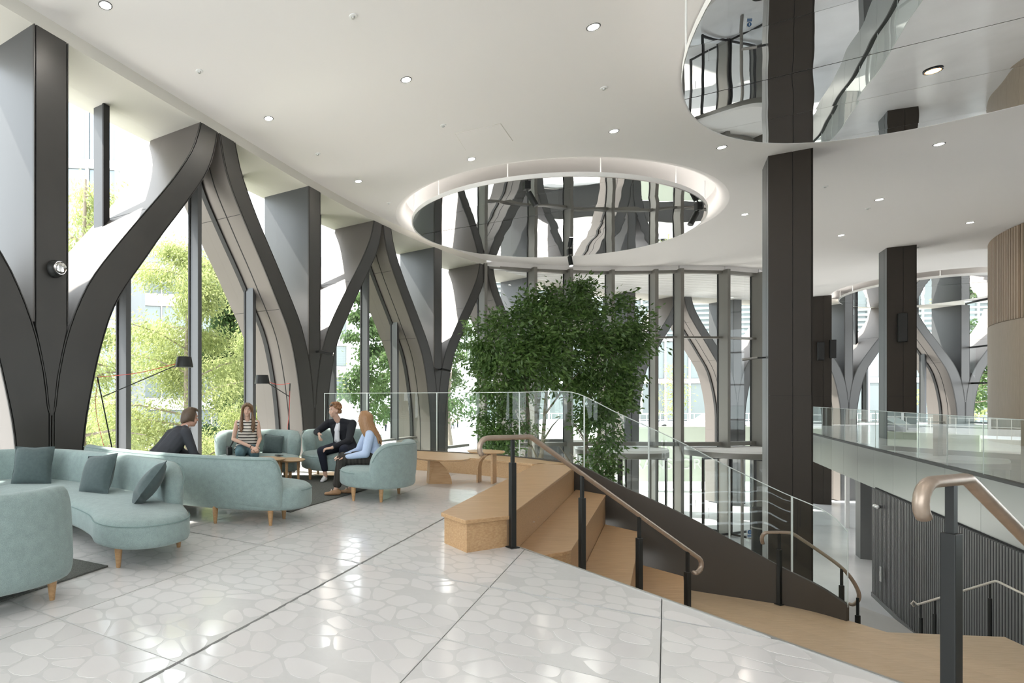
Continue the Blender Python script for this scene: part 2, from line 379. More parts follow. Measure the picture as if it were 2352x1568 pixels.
MZ = [-4, 0, 1, 2, 3, 3.6, 4.1, 4.6, 5.3, 6.0, 6.55]
MX = [(interp(z, UZ, UX) + interp(z, LZ, LX)) / 2 for z in MZ]
DEP = 1.34
def arched_column(idx, s0, z0, label, left=True, right=True):
    t = thing('arched_column', label, 'column', fc(s0, DEP / 2, z0), 'arched bronze columns along the glazed facade')
    N = 34; U = resamp(USM, z0, N); L = resamp(LSM, z0, N)
    for sg in ((-1, 1) if left and right else ((1,) if right else (-1,))):
        b = MB(); vs = []
        for i in range(N):
            for off in (0.0, DEP):
                for P in (L, U): vs.append(fc(s0 + sg * P[i].x, off, P[i].y))
        fs = []; mi = []
        def q4(a, b_, c, d, m):
            f = (a, b_, c, d) if sg < 0 else (d, c, b_, a); fs.append(f); mi.append(m)
        for i in range(N - 1):
            o = 4 * i; p = o + 4
            q4(o, o + 1, p + 1, p, 0); q4(o + 2, p + 2, p + 3, o + 3, 0)
            q4(o, p, p + 2, o + 2, 1); q4(o + 1, o + 3, p + 3, p + 1, 1)
        q4(0, 2, 3, 1, 0); o = 4 * (N - 1); q4(o, o + 1, o + 3, o + 2, 0)
        b.v = vs; b.f = [list(f) for f in fs]; b.m = mi
        arm = b.build('arm', [M['gap'], M['reveal']], t, smooth=True, angle=35)
        # the face plate stands 2 cm proud of the dark joint, inset from both edges
        b = MB(); vs = []
        for i in range(N):
            d = (L[i] - U[i]); w = max(d.length, 1e-4); e = .036 / w
            for x in (L[i] - d * e, U[i] + d * e):
                for off in (-.02, .004): vs.append(fc(s0 + sg * x.x, off, x.y))
        fs = []
        for i in range(N - 1):
            o = 4 * i; p = o + 4
            for f in ((o, o + 2, p + 2, p), (o, p, p + 1, o + 1), (o + 2, o + 3, p + 3, p + 2)): fs.append(f if sg < 0 else f[::-1])
        b.v = vs; b.f = [list(f) for f in fs]; b.m = [0] * len(fs)
        b.build('face_plate', M['face'], arm, smooth=True, angle=35)
        b = MB()       # panel joints across both reveals
        for P, zj in ((L, 3.35), (L, 5.2), (U, 4.65)):
            k = min(range(1, N - 1), key=lambda i: abs(P[i].y - zj)); tt = (P[k + 1] - P[k - 1]).normalized(); oo = (P[k] - (U if P is L else L)[k]).normalized() * .003
            b.add([fc(s0 + sg * (P[k] + tt * e + oo).x, off, (P[k] + tt * e + oo).y) for off in (.02, DEP - .02) for e in (-.005, .005)], [(0, 1, 3, 2)])
        b.build('panel_joint', M['gap'], arm)
        for P, o0, o1, pr, nm, mt_ in ((L, .36, .385, .004, 'shadow_gap', 'gap'), (L, .65, .76, .05, 'window_frame', 'mulld')):
            b = MB(); Q = L if P is U else U; vs = []
            for i in range(N):
                if P is U and P[i].y < 2.5: continue
                x = P[i] + (P[i] - Q[i]).normalized() * pr
                vs += [fc(s0 + sg * P[i].x, o0, P[i].y), fc(s0 + sg * x.x, o0, min(x.y, ZS)), fc(s0 + sg * x.x, o1, min(x.y, ZS)), fc(s0 + sg * P[i].x, o1, P[i].y)]
            b.add(vs, [(4 * i + j, 4 * i + 4 + j, 4 * i + 5 + j, 4 * i + 1 + j) for i in range(len(vs) // 4 - 1) for j in range(3)]); b.build(nm, M[mt_], arm, smooth=True, angle=30)
        b = MB()       # thin lips along both edges of the arm
        for P, in2 in ((L, 1), (U, -1)):
            vs = []; fs = []
            for i in range(N):
                d = (L[i] - U[i]); w = max(d.length, 1e-4); x1 = P[i] - d * (in2 * .018 / w)
                for x in (P[i], x1):
                    vs.append(fc(s0 + sg * x.x, -.02, x.y))
                vs.append(fc(s0 + sg * P[i].x, .004, P[i].y))
            for i in range(N - 1):
                o = 3 * i; p = o + 3
                fs += [(o, o + 1, p + 1, p), (o, p, p + 2, o + 2)]
            b.add(vs, fs)
        b.build('edge_lip', M['face'], arm, smooth=True, angle=35)
    b = MB(); w = .265
    zb = max(z0, 1.25)
    vs = [fc(s0 + x, o, z) for o in (.012, DEP) for z in (zb, ZS) for x in (-w, w)]
    b.add(vs, [(0, 1, 3, 2)], 0); b.add(vs, [(4, 6, 7, 5), (0, 2, 6, 4), (1, 5, 7, 3)], 1)
    pl = b.build('pilaster', [M['gap'], M['side']], t)
    b = MB(); zz = [1.15, 1.4, 1.66, 2.05, 2.38, 2.6, ZS]; vs = []
    for z in zz:
        x = min(interp(z, UZ, UX) - .015 if z < 2.5 else .232, .232)
        for sg in (-1, 1):
            for off in (-.02, .015): vs.append(fc(s0 + sg * max(x, .004), off, z))
    for i in range(len(zz) - 1):
        o = 4 * i; p = o + 4
        b.add([vs[k] for k in (o, o + 2, p + 2, p)], [(0, 1, 2, 3)]); b.add([vs[k] for k in (o, p, p + 1, o + 1)], [(0, 1, 2, 3)]); b.add([vs[k] for k in (o + 2, o + 3, p + 3, p + 2)], [(0, 1, 2, 3)])
    b.build('face_plate', M['face'], pl)
    b = MB()
    for sg in (-1, 1):
        b.add([fc(s0 + sg * x, -.02, z) for z in (2.45, ZS) for x in (.248, .265)], [(0, 1, 3, 2)])
        b.add([fc(s0 + sg * .265, o, z) for z in (2.45, ZS) for o in (-.02, .015)], [(0, 1, 3, 2)])
    b.build('edge_lip', M['face'], pl)
    return t
CL = ['bronze arched column at the near end of the facade, mostly out of frame',
      'bronze arched column with a round glass wall lamp, behind the sofa with three cushions',
      'bronze arched column between the two floor lamp windows and the glass balustrade',
      'bronze arched column standing just behind the glass balustrade and its bench',
      'bronze arched column hidden behind the crown of the indoor tree',
      'outdoor arched column on the tree side of the entrance arch, seen through curtain wall',
      'outdoor arched column on the far side of the entrance arch, seen through curtain wall',
      'arched column beside the far square pillar, above the right balcony',
      'arched column at the dark glazed end wall beyond the right balcony']
for i, s in enumerate([-BAY, 0, BAY, 2 * BAY, 3 * BAY, 4 * BAY, 5 * BAY, 6 * BAY - .0, 7 * BAY - .0]):
    s = min(s, 49.5)
    arched_column(i, s, 0.0 if i < 3 else ZG, CL[i])

# ------------------------------------------------------------------ windows of the facade (panes and mullions)
def hmid(x): return interp(abs(x), MX, MZ)
def facade_bay(n, s0, z0, lab):
    t = sempty('window_%d' % n, lab, fc(s0 + HB, .8, z0))
    ms = [s0 + BAY * k / 4 for k in (1, 2, 3)]
    def hs(s): return hmid(min(s - s0, s0 + BAY - s))
    for s in ms:
        b = MB(); h = hs(s) if abs(s - s0 - HB) > .1 else 6.3
        for o0, o1, w, mi in ((.48, .69, .11, 0), (.69, .73, .15, 1)):
            vs = [fc(s + x, o, z) for z in (z0, h) for o in (o0, o1) for x in (-w / 2, w / 2)]
            b.add(vs, [(0, 2, 3, 1), (4, 5, 7, 6), (0, 1, 5, 4), (2, 6, 7, 3), (0, 4, 6, 2), (1, 3, 7, 5)], mi)
        b.build('mullion', [M['side'], M['mulld']], t)
    ed = [s0 + .5] + ms + [s0 + BAY - .5]
    for i in range(4):
        b = MB(); vs = []; K = 14
        for k in range(K + 1):
            s = lerp(ed[i], ed[i + 1], k / K); vs += [fc(s, .70, z0), fc(s, .70, max(hs(s), z0 + .1))]
        b.add(vs, [(2 * k, 2 * k + 2, 2 * k + 3, 2 * k + 1) for k in range(K)])
        b.build('pane', M['glass'], t)
    for sg, sb in ((1, s0), (-1, s0 + BAY)):
        b = MB(); vs = []; K = 16
        for k in range(K + 1):
            x = lerp(.2, 3.3, k / K); vs += [fc(sb + sg * x, .97, hmid(x)), fc(sb + sg * x, .97, ZS)]
        b.add(vs, [(2 * k, 2 * k + 2, 2 * k + 3, 2 * k + 1) for k in range(K)])
        b.build('pane', M['glass'], t)
        b = MB(); x = 1.66
        for o0, o1, w, mi in ((.93, .97, .13, 1), (.97, 1.22, .10, 0)):
            vs = [fc(sb + sg * x + y, o, z) for z in (hmid(x) - .2, ZS) for o in (o0, o1) for y in (-w / 2, w / 2)]
            b.add(vs, [(0, 2, 3, 1), (4, 5, 7, 6), (0, 1, 5, 4), (2, 6, 7, 3), (0, 4, 6, 2), (1, 3, 7, 5)], mi)
        b.build('mullion', [M['side'], M['mulld']], t)
    b = MB(); vs = []; fs = []
    for k in range(13):
        s = lerp(s0 + .45, s0 + BAY - .45, k / 12)
        vs += [fc(s, .52, z0), fc(s, .52, z0 + .06), fc(s, .74, z0 + .06), fc(s, .74, z0)]
    for k in range(12):
        for j in range(3): fs.append((4 * k + j, 4 * k + 4 + j, 4 * k + 5 + j, 4 * k + 1 + j))
    b.add(vs, fs); b.build('sill_rail', M['mull'], t)
facade_bay(1, -BAY, 0, 'glazed arch bay beside the camera')
facade_bay(2, 0, 0, 'tall glazed arch bay behind the seated group, trees outside')
facade_bay(3, BAY, 0, 'glazed arch bay between the two middle columns')
facade_bay(4, 6 * BAY, 0, 'glazed arch bay beyond the right balcony')
facade_bay(5, -2 * BAY, 0, 'glazed arch bay behind the camera')

# half bay from the fourth column to the start of the curtain wall
SE = 2 * BAY + HB                                     # end peak of the inner facade
tw = sempty('window_6', 'half arch of glass between the fourth column and the curtain wall', fc(SE - 1.5, .8, ZG))
b = MB(); vs = []
for k in range(11):
    s = lerp(2 * BAY + .45, SE, k / 10); vs += [fc(s, .70, ZG), fc(s, .70, max(hmid(s - 2 * BAY), .2))]
b.add(vs, [(2 * k, 2 * k + 2, 2 * k + 3, 2 * k + 1) for k in range(10)]); b.build('pane', M['glass'], tw)
b = MB(); vs = []
for k in range(11):
    x = lerp(.2, 3.3, k / 10); vs += [fc(2 * BAY + x, .97, hmid(x)), fc(2 * BAY + x, .97, ZS)]
b.add(vs, [(2 * k, 2 * k + 2, 2 * k + 3, 2 * k + 1) for k in range(10)]); b.build('pane', M['glass'], tw)
for z in (-.49,):
    b = MB(); b.bar(fc(2 * BAY + .5, .8, z), fc(SE, .8, z), .14, .1); b.build('transom', M['mull'], tw)
b = MB(); b.bar(fc(2 * BAY + 1.9, .8, ZG), fc(2 * BAY + 1.9, .8, 4.4), .2, .16); b.build('mullion', M['mull'], tw)

# ------------------------------------------------------------------ curtain wall of the entrance
CWU = [(1143, 611), (1217, 617.5), (1300, 621), (1396, 623.6), (1497, 622.3), (1553, 620.5), (1655, 622), (1730, 628)]
CWP = [cl(u, v, 6.6) for u, v in CWU]; CWP[0] = fc(SE, .25)
CWP = [Vector((p.x, p.y, 0)) for p in CWP] + [Vector((21.2, 25.0, 0)), Vector((23.6, 27.4, 0)), fc(5 * BAY + HB, .0)]
tw = sempty('window_7', 'curved curtain wall of the entrance with tall bronze fins', CWP[4])
def nrm2(a, b): d = (b - a).normalized(); return Vector((d.y, -d.x, 0))     # towards the room
for i in range(len(CWP)):
    a = CWP[max(i - 1, 0)]; c = CWP[min(i + 1, len(CWP) - 1)]; n = nrm2(a, c); d = (c - a).normalized()
    b = MB(); p = CWP[i]
    rot = Matrix((d, n, UP)).transposed()
    b.box(p + n * .17 + UP * ((ZG + 6.6) / 2), (.13, .42, 6.6 - ZG), rot.to_3x3())
    b.box(p - n * .06 + UP * ((ZG + 6.6) / 2), (.17, .05, 6.6 - ZG), rot.to_3x3(), 1)
    b.build('fin_mullion', [M['mull'], M['mulld']], tw)
for i in range(len(CWP) - 1):
    a, c = CWP[i], CWP[i + 1]
    zs = [ZG, -.49, 3.86, ZS + .1]
    for j in range(3):
        if j == 0 and i in (3, 6, 5): continue          # door openings
        b = MB(); b.add([a + UP * zs[j], c + UP * zs[j], c + UP * zs[j + 1], a + UP * zs[j + 1]], [(0, 1, 2, 3)]); b.build('pane', M['glass'], tw)
    for z, h in ((-.49, .16), (3.86, .075), (ZS - .02, .12)):
        n = nrm2(a, c); b = MB(); b.bar(a + UP * z + n * .05, c + UP * z + n * .05, .2, h); b.build('transom', M['mull'], tw)

for i in range(len(CWP) - 1):
    a, c = CWP[i], CWP[i + 1]; n = nrm2(a, c); b = MB(); b.bar(a + UP * 6.68 + n * .02, c + UP * 6.68 + n * .02, .34, .2); b.build('head_band', M['ceil'], tw)
# ------------------------------------------------------------------ ceiling with three oval openings
def oval(c, ax, ang, n=96, grow=0.0):
    ca, sa = math.cos(ang), math.sin(ang); out = []
    for k in range(n):
        t = 2 * PI * k / n; x = (ax[0] + grow) * math.cos(t); y = (ax[1] + grow) * math.sin(t)
        out.append(Vector((c[0] + x * ca - y * sa, c[1] + x * sa + y * ca, 0)))
    return out
OV = [((7.69, 16.55), (4.60, 3.37), math.radians(28.5), 6.50, .22, 15.0, 1.70),
      ((9.74, 5.32), (6.29, 4.60), math.radians(81.4), 6.68, .02, 10.3, 1.75),
      ((30.8, 27.3), (4.9, 3.0), math.radians(46.7), 6.50, .22, 39.0, 1.70)]
MS = {1: (.833, 5.8, 8.58, 1.458)}     # the largest disc hangs well below its opening
outer = [fc(-13.5 + k * .5) for k in range(int((SE + 13.5) / .5) + 1)] + [fc(SE)]
cw = [p + nrm2(CWP[max(i - 1, 0)], CWP[min(i + 1, len(CWP) - 1)]) * .02 for i, p in enumerate(CWP)]
cwc = catmull([fc(SE)] + [cw[i] for i in range(1, len(cw))], 6)
outer += cwc[1:]
outer += [fc(5 * BAY + HB + k * .5) for k in range(1, 22)]
outer += [Vector((44, 30, 0)), Vector((42, 2, 0)), Vector((26, -9, 0)), Vector((-2, -9, 0))]
bm = bmesh.new()
def loop(pts, z):
    vs = [bm.verts.new((p.x, p.y, z)) for p in pts]
    return [bm.edges.new((vs[i], vs[(i + 1) % len(vs)])) for i in range(len(vs))]
ed = loop(outer, ZC)
for c, ax, ang, zm, gap, a0, st in OV: ed += loop(oval(c, ax, ang, grow=gap + (.28 if gap > .1 else .05)), ZC)
bmesh.ops.triangle_fill(bm, edges=ed, use_beauty=True, use_dissolve=False)
me = bpy.data.meshes.new('ceiling'); bm.to_mesh(me); bm.free(); me.materials.append(M['ceil'])
ceil = bpy.data.objects.new('ceiling', me); COL.objects.link(ceil); struct(ceil, 'smooth white plaster ceiling with oval openings'); ceil['_org'] = (0, 0, 0)
for c, ax, ang, zm, gap, a0, st in OV:       # plaster lips curving up into the recess
    b = MB(); rings = []
    for k in range(6):
        th = PI / 2 * k / 5; lr = .28 if gap > .1 else .05; rings.append((gap + lr - lr * math.sin(th), ZC + lr * (1 - math.cos(th))))
    rings += [(gap, 7.25), (-.5, 7.32)]
    n = 96; vs = []
    for g, z in rings: vs += [p + UP * z for p in oval(c, ax, ang, n, g)]
    m = len(rings)
    b.add(vs, [(i * n + k, i * n + (k + 1) % n, (i + 1) * n + (k + 1) % n, (i + 1) * n + k) for i in range(m - 1) for k in range(n)] + [tuple((m - 1) * n + k for k in range(n))])
    b.build('recess_lip', M['ceil'], ceil, smooth=True, angle=60)
# soffit above the windows, its fascia, and the slab outside
b = MB(); vs = []; fs = []
S0 = -13.5; K = 90; S1 = 49.5
for k in range(K + 1):
    s = lerp(S0, S1, k / K); vs += [fc(s, 0, ZC + .02), fc(s, 0, ZS), fc(s, 1.42, ZS), fc(s, 1.42, 9.4), fc(s, -.02, 9.4)]
for k in range(K):
    o = 5 * k
    for j in range(4): fs.append((o + j, o + 5 + j, o + 6 + j, o + 1 + j))
b.add(vs, fs); struct(b.build('trim_1', M['fascia']), 'cream bulkhead and soffit over the window heads')
# portico soffit: white boards with dark joints between the curtain wall and the outdoor colonnade
pf = sempty('trim_2', 'slatted white soffit of the outdoor portico', (14, 26, ZS))
outp = [fc(SE + k * .6, 0) for k in range(int((5 * BAY + HB - SE) / .6) + 1)]
poly = [(p.x, p.y) for p in outp] + [(p.x, p.y) for p in cwc[::-1][1:-1]]
def clip(poly, axis, lo, hi):
    def half(P, f):
        out = []
        for i in range(len(P)):
            p, q = P[i], P[(i + 1) % len(P)]; fp, fq = f(p), f(q)
            if fp >= 0: out.append(p)
            if fp * fq < 0: t = fp / (fp - fq); out.append((p[0] + (q[0] - p[0]) * t, p[1] + (q[1] - p[1]) * t))
        return out
    g = lambda p: p[0] * axis.x + p[1] * axis.y
    P = half(poly, lambda p: g(p) - lo)
    return half(P, lambda p: hi - g(p)) if P else P
b = MB(); b.add([Vector((x, y, ZS + .12)) for x, y in poly], [tuple(range(len(poly)))]); b.build('soffit_back', M['gap'], pf)
axb = Vector((0.15, 0.9887, 0)); k0 = min(p[0] * axb.x + p[1] * axb.y for p in poly); k1 = max(p[0] * axb.x + p[1] * axb.y for p in poly)
x = k0
while x < k1:
    P = clip(poly, axb, x, x + .36)
    if len(P) > 2: b = MB(); b.prism(P, ZS, ZS + .04); b.build('board', M['white'], pf)
    x += .40
# mirror panels under each opening
MLAB = ['oval mirrored ceiling disc above the indoor tree', 'large oval mirrored ceiling disc at the top edge of the frame', 'small oval mirrored disc over the far balcony']
for mi_, ((c, ax, ang, zm, gap, a0, st), lab) in enumerate(zip(OV, MLAB)):
    if mi_ in MS:
        k_, zm, a0, st = MS[mi_]; c = (c[0] * k_, c[1] * k_); ax = (ax[0] * k_, ax[1] * k_)
    t = thing('mirror_disc', lab, 'mirror', (c[0], c[1], zm))
    ov = [(p.x, p.y) for p in oval(c, ax, ang, 120)]
    ga = [p[0] * D1.x + p[1] * D1.y for p in ov]; k = math.floor((min(ga) - a0) / st)
    while a0 + k * st < max(ga):
        P = clip(ov, D1, a0 + k * st + .003, a0 + (k + 1) * st - .003)
        if len(P) > 2:
            mid = sum((Vector((x, y, 0)) for x, y in P), Vector()) / len(P); tf = .35 if mi_ in MS else 1.0; ta, tq = R.uniform(-.0055, .0055) * tf, R.uniform(-.003, .003) * tf
            b = MB(); n = len(P)
            def zz(p): d = Vector((p[0], p[1], 0)) - mid; return zm + ta * d.dot(D1) + tq * d.dot(QD)
            b.add([Vector((p[0], p[1], zz(p))) for p in P], [tuple(range(n))]); 
            b.build('mirror_panel', M['mirror'], t)
        k += 1
    b = MB(); n = 96; vs = []; rm_ = .035 if gap > .1 else .012
    for g, z in ((-.01, zm + .014), (rm_, zm - .004), (rm_, zm + .10), (-.15, zm + .10)): vs += [p + UP * z for p in oval(c, ax, ang, n, g)]
    b.add(vs, [(i * n + j, i * n + (j + 1) % n, (i + 1) * n + (j + 1) % n, (i + 1) * n + j) for i in range(3) for j in range(n)])
    b.add([p + UP * (zm + .03) for p in oval(c, ax, ang, n, -.12)], [tuple(range(n))])
    b.build('rim', M['white'], t, smooth=True)
    b = MB(); vs = []
    for g in (-.10, -.02): vs += [p + UP * (zm + .106) for p in oval(c, ax, ang, n, g)]
    b.add(vs, [(j, (j + 1) % n, n + (j + 1) % n, n + j) for j in range(n)]); b.build('cove_light', M['cove2' if mi_ in MS else 'cove'], t)
    for k in range(12):
        p = oval(c, ax, ang, 12, -.03)[k]; b = MB(); b.tube([p + UP * (zm + .09), p + UP * 7.3], .012, 6); b.build('hanger_rod', M['white'], t)

# ------------------------------------------------------------------ upper floor: slab, tiles, inlaid stones
edgeA, edgeB = Vector((2.07, 5.24, 0)), Vector((2.95, 2.74, 0)); ED = (edgeB - edgeA).normalized()
SD = Vector((-ED.y, ED.x, 0))                       # down the main stair
if SD.x < 0: SD = -SD
edgeA = edgeA + ED * 0.0; edgeC = edgeA + ED * 7.5
GL0 = [Vector(p) for p in ((.65, 12.78, 0), (1.45, 12.27, 0), (2.29, 11.73, 0), (2.95, 11.31, 0), (3.58, 10.88, 0), (4.12, 10.28, 0), (4.62, 9.32, 0), (5.08, 8.78, 0), (5.69, 8.23, 0), (6.28, 7.82, 0), (6.62, 7.58, 0), (6.84, 7.30, 0), (6.95, 7.02, 0))]
GZ0 = [.30, .30, .30, .30, .30, .30, .29, .02, -.32, -.70, -.92, -1.07, -1.22]
GLC = catmull([Vector((p.x, p.y, z)) for p, z in zip(GL0, GZ0)], 8)
gl_floor = [p for p in GLC if p.y >= 9.3]
fpoly = [fc(-13.5), fc(-8), fc(-4), fc(0), fc(3.5), fc(7.5), fc(8.3)] + [Vector((p.x, p.y, 0)) for p in gl_floor] + [G(9.9, -1.5), G(5.5, -1.45), edgeA, edgeB, edgeC, Vector((1, -9, 0))]
fpoly[6] = Vector((.2, 13.1, 0))
F2 = [(p.x, p.y) for p in fpoly]
b = MB(); b.prism(F2, -.32, -.022); floor = struct(b.build('floor', M['thick']), 'pale terrazzo floor of large tiles with inlaid stones')
TS = 1.062; TA0, TQ0 = 4.23, -2.15
def convex_clip(poly, planes):
    P = poly
    for ax, lo, hi in planes:
        P = clip(P, ax, lo, hi)
        if len(P) < 3: return []
    return P
stones_far = MB(); nst = 0
stone_pool = []
for i in range(-6, 9):
    for j in range(-9, 7):
        a0, q0 = TA0 + i * TS, TQ0 + j * TS
        ja = .011 if i == 0 else .003; jb = .011 if i + 1 == 0 else .003; jc = .011 if j == 0 else .003; jd = .011 if j + 1 == 0 else .003
        P = convex_clip(F2, [(D1, a0 + ja, a0 + TS - jb), (QD, q0 + jc, q0 + TS - jd)])
        if len(P) < 3: continue
        cx = sum(p[0] for p in P) / len(P); cyy = sum(p[1] for p in P) / len(P)
        if cyy < .2 and abs(cx) > 2.5: big = True
        b = MB(); b.prism(P, -.03, 0.0); tile = b.build('floor_tile', M['matrix'], floor)
        if cyy < 1.6 or abs(cx / max(cyy, .1)) > 1.6: continue
        # irregular stones: cells around jittered seeds, shrunk and rounded
        seeds = []; n = 6
        for ii in range(-1, n + 1):
            for jj in range(-1, n + 1):
                rr = random.Random(((i * n + ii) * 7919 + (j * n + jj) * 104729) & 0xffffff)
                seeds.append((a0 + (ii + .5 + rr.uniform(-.42, .42)) * TS / n, q0 + (jj + .5 + rr.uniform(-.42, .42)) * TS / n, rr.random()))
        near = cyy < 4.9
        for sa, sq, rv in seeds:
            if not (a0 < sa < a0 + TS and q0 < sq < q0 + TS) or rv < .05: continue
            cell = [(a0 + .006, q0 + .006), (a0 + TS - .006, q0 + .006), (a0 + TS - .006, q0 + TS - .006), (a0 + .006, q0 + TS - .006)]
            for ta, tq, _ in seeds:
                dx, dy = ta - sa, (tq - sq)
                d2 = dx * dx + dy * dy
                if d2 < 1e-9 or d2 > .5: continue
                out = []; m0 = (sa + ta) / 2 * dx + (sq + tq) / 2 * dy - .007 * math.sqrt(d2)
                for k in range(len(cell)):
                    p, q = cell[k], cell[(k + 1) % len(cell)]; fp = m0 - p[0] * dx - p[1] * dy; fq = m0 - q[0] * dx - q[1] * dy
                    if fp >= 0: out.append(p)
                    if fp * fq < 0: t = fp / (fp - fq); out.append((p[0] + (q[0] - p[0]) * t, p[1] + (q[1] - p[1]) * t))
                cell = out
                if len(cell) < 3: break
            if len(cell) < 3: continue
            for _ in range(2):        # round the corners
                nc = []
                for k in range(len(cell)):
                    p, q = cell[k], cell[(k + 1) % len(cell)]
                    nc += [(p[0] * .76 + q[0] * .24, p[1] * .76 + q[1] * .24), (p[0] * .24 + q[0] * .76, p[1] * .24 + q[1] * .76)]
                cell = nc
            cell = [c for k, c in enumerate(cell) if k % 2 == 0] if len(cell) > 16 else cell
            pts = [G(x, y) for x, y in cell]; ctr = sum(pts, Vector()) / len(pts)
            sd = (ctr - edgeA).dot(SD)
            if sd > -.1 and (ctr - edgeA).dot(ED) > -.8: continue
            if ctr.dot(QD) > -1.34 and ctr.dot(D1) > 5.4: continue
            if ctr.y < 1.9 or (ctr - fc(0)).dot(QD) < .1: continue
            if len(clip([(p.x, p.y) for p in pts], SD, -1e3, edgeA.dot(SD) - .02)) < 3 and ctr.y < 5.2: continue
            if ctr.y < 5.15 and abs(ctr.x / ctr.y) < 1.25: stone_pool.append((ctr.y, pts, tile))
            else: stones_far.add([p + UP * .0009 for p in pts], [tuple(range(len(pts)))])
stone_pool.sort(key=lambda x: x[0])
for k, (d, pts, tile) in enumerate(stone_pool):
    if k < 299:
        b = MB(); b.prism([(p.x, p.y) for p in pts], -.002, .0009); b.build('stone', M['stone'], tile)
    else: stones_far.add([p + UP * .0009 for p in pts], [tuple(range(len(pts)))])
so = stones_far.build('stones', M['stone'], floor); so['kind'] = 'stuff'
# metal edge trim along the stair opening
b = MB(); b.bar(edgeA + UP * -.02 + SD * .012, edgeC + UP * -.02 + SD * .012, .024, .05); struct(b.build('trim_3', M['steel']), 'thin steel trim along the floor edge')
b = MB(); b.bar(edgeA + UP * -.32 + SD * .004, edgeC + UP * -.32 + SD * .004, .01, .56); struct(b.build('trim_4', M['oakp']), 'riser board under the floor edge')

# ------------------------------------------------------------------ main stair and landing
ZL = -1.41
st = sempty('trim_5', 'main oak stair down from the upper floor to the landing', edgeA + Vector((1, 0, -1)))
NS = 9; RUN = 2.42; W0 = edgeA + ED * .12; W1 = edgeA + ED * 3.2
for k in range(1, NS):
    z = ZL * k / NS; d0 = RUN * (k - 1) / (NS - 1); d1_ = RUN * k / (NS - 1)
    P = [W0 + SD * d0, W1 + SD * d0, W1 + SD * (d1_ + .02), W0 + SD * (d1_ + .02)]
    b = MB(); b.prism([(p.x, p.y) for p in P], z - .04, z); b.build('tread', M['oakl'], st)
    b = MB(); b.bar(W0 + SD * d0 + UP * (z - .09), W1 + SD * d0 + UP * (z - .09), .02, .18); b.build('riser', M['oakl'], st)
land = sempty('trim_6', 'broad oak landing at the foot of the main stair', G(7, 0, ZL))
LE0, LE1 = Vector((6.96, 7.07, 0)), Vector((7.45, 5.55, 0)); LED = (LE1 - LE0).normalized()
lp = [(p.x, p.y) for p in (edgeA + SD * 1.2 - ED * .6, Vector((5.4, 8.5, 0)), Vector((5.69, 8.23, 0)), Vector((6.28, 7.82, 0)), Vector((6.62, 7.58, 0)), Vector((6.84, 7.30, 0)), LE0, LE0 + LED * 6, edgeA + ED * 6 + SD * 1.2)]
c0 = min(p[0] * SD.x + p[1] * SD.y for p in lp); c1 = max(p[0] * SD.x + p[1] * SD.y for p in lp); x = c0
while x < c1:
    P = clip(lp, SD, x + .0012, x + .2388)
    if len(P) > 2: b = MB(); b.prism(P, ZL - .05, ZL); b.build('plank', M['oakl'], land)
    x += .24
b = MB(); b.bar(LE0 + UP * (ZL - .14), LE0 + LED * 6 + UP * (ZL - .14), .03, .18); b.build('riser', M['oakl'], land)
lp2 = [(p.x, p.y) for p in (LE0 - SD * .02, Vector((7.51, 7.19, 0)), Vector((8.95, 7.04, 0)), Vector((8.8, 6.6, 0)), Vector((9.6, 4.2, 0)), LE0 + LED * 4 - SD * .02)]
b = MB(); b.prism(lp2, -1.68, -1.62); b.build('lower_tread', M['oakl'], land)
b = MB(); b.prism([(x + .05, y + .02) for x, y in lp2], ZG, -1.68); b.build('lower_carcass', M['oakl'], land)

# ------------------------------------------------------------------ stepped oak seating with the bench along the balustrade
seat = thing('stepped_seating', 'oak stepped seating block descending beside the first bronze handrail', 'seating', G(7, -1, 0))
ZT = [.30, -.12, -.55, -.98]; QT = [-1.25, -.79, -.31, .19]; AF = 10.35
# near ends of the tiers: staggered with a slanted nose
b = MB(); P = [G(5.22, -1.80), G(5.00, -1.50), G(5.44, -1.22), G(10.0, -1.22), G(10.05, -1.80)]
b.prism([(p.x, p.y) for p in P], .262, .30); b.build('bench_top', M['oak'], seat, bevel=.006)
b = MB(); P2 = [G(5.26, -1.78), G(5.04, -1.50), G(5.46, -1.25), G(10.05, -1.25), G(10.05, -1.78)]; b.prism([(p.x, p.y) for p in P2], -.6, .262); b.build('bench_carcass', M['oakq'], seat)
NE = [(6.2, 5.72), (6.3, 6.02), (6.65, 6.35), (6.9, 6.7)]
for k in range(1, 4):
    q0, q1, z = QT[k - 1], QT[k], ZT[k]; n0, n1 = NE[k - 1][0] - (.62 if k == 1 else .3), NE[k][0] - .3
    far = 9.9 - .45 * k + .5
    if k == 1: P = [G(5.45, q0), G(5.62, q0 + .12), G(6.02, q1 - .06), G(6.16, q1), G(far, q1), G(far + .3, q0)]
    if k == 2: P = [G(5.95, q0), G(5.75, q1 - .08), G(6.05, q1), G(far, q1), G(far + .3, q0)]
    if k == 3: P = [G(5.75, q0), G(5.55, q1), G(far, q1), G(far + .3, q0)]
    b = MB(); b.prism([(p.x, p.y) for p in P], z - .04, z); b.build('tread', M['oak'], seat, bevel=.005)
    c = Vector((sum(p.x for p in P), sum(p.y for p in P), 0)) / len(P)
    b = MB(); b.prism([(p.x + (c.x - p.x) * .012, p.y + (c.y - p.y) * .012) for p in P], ZG if k == 3 else z - .46, z - .04); b.build('riser', M['oakq'], seat)
bench = thing('curved_bench', 'low oak bench running along the foot of the glass balustrade', 'bench', (2.6, 11.2, 0))
gb = [Vector((p.x, p.y, 0)) for p in GLC if p.y >= 9.25]
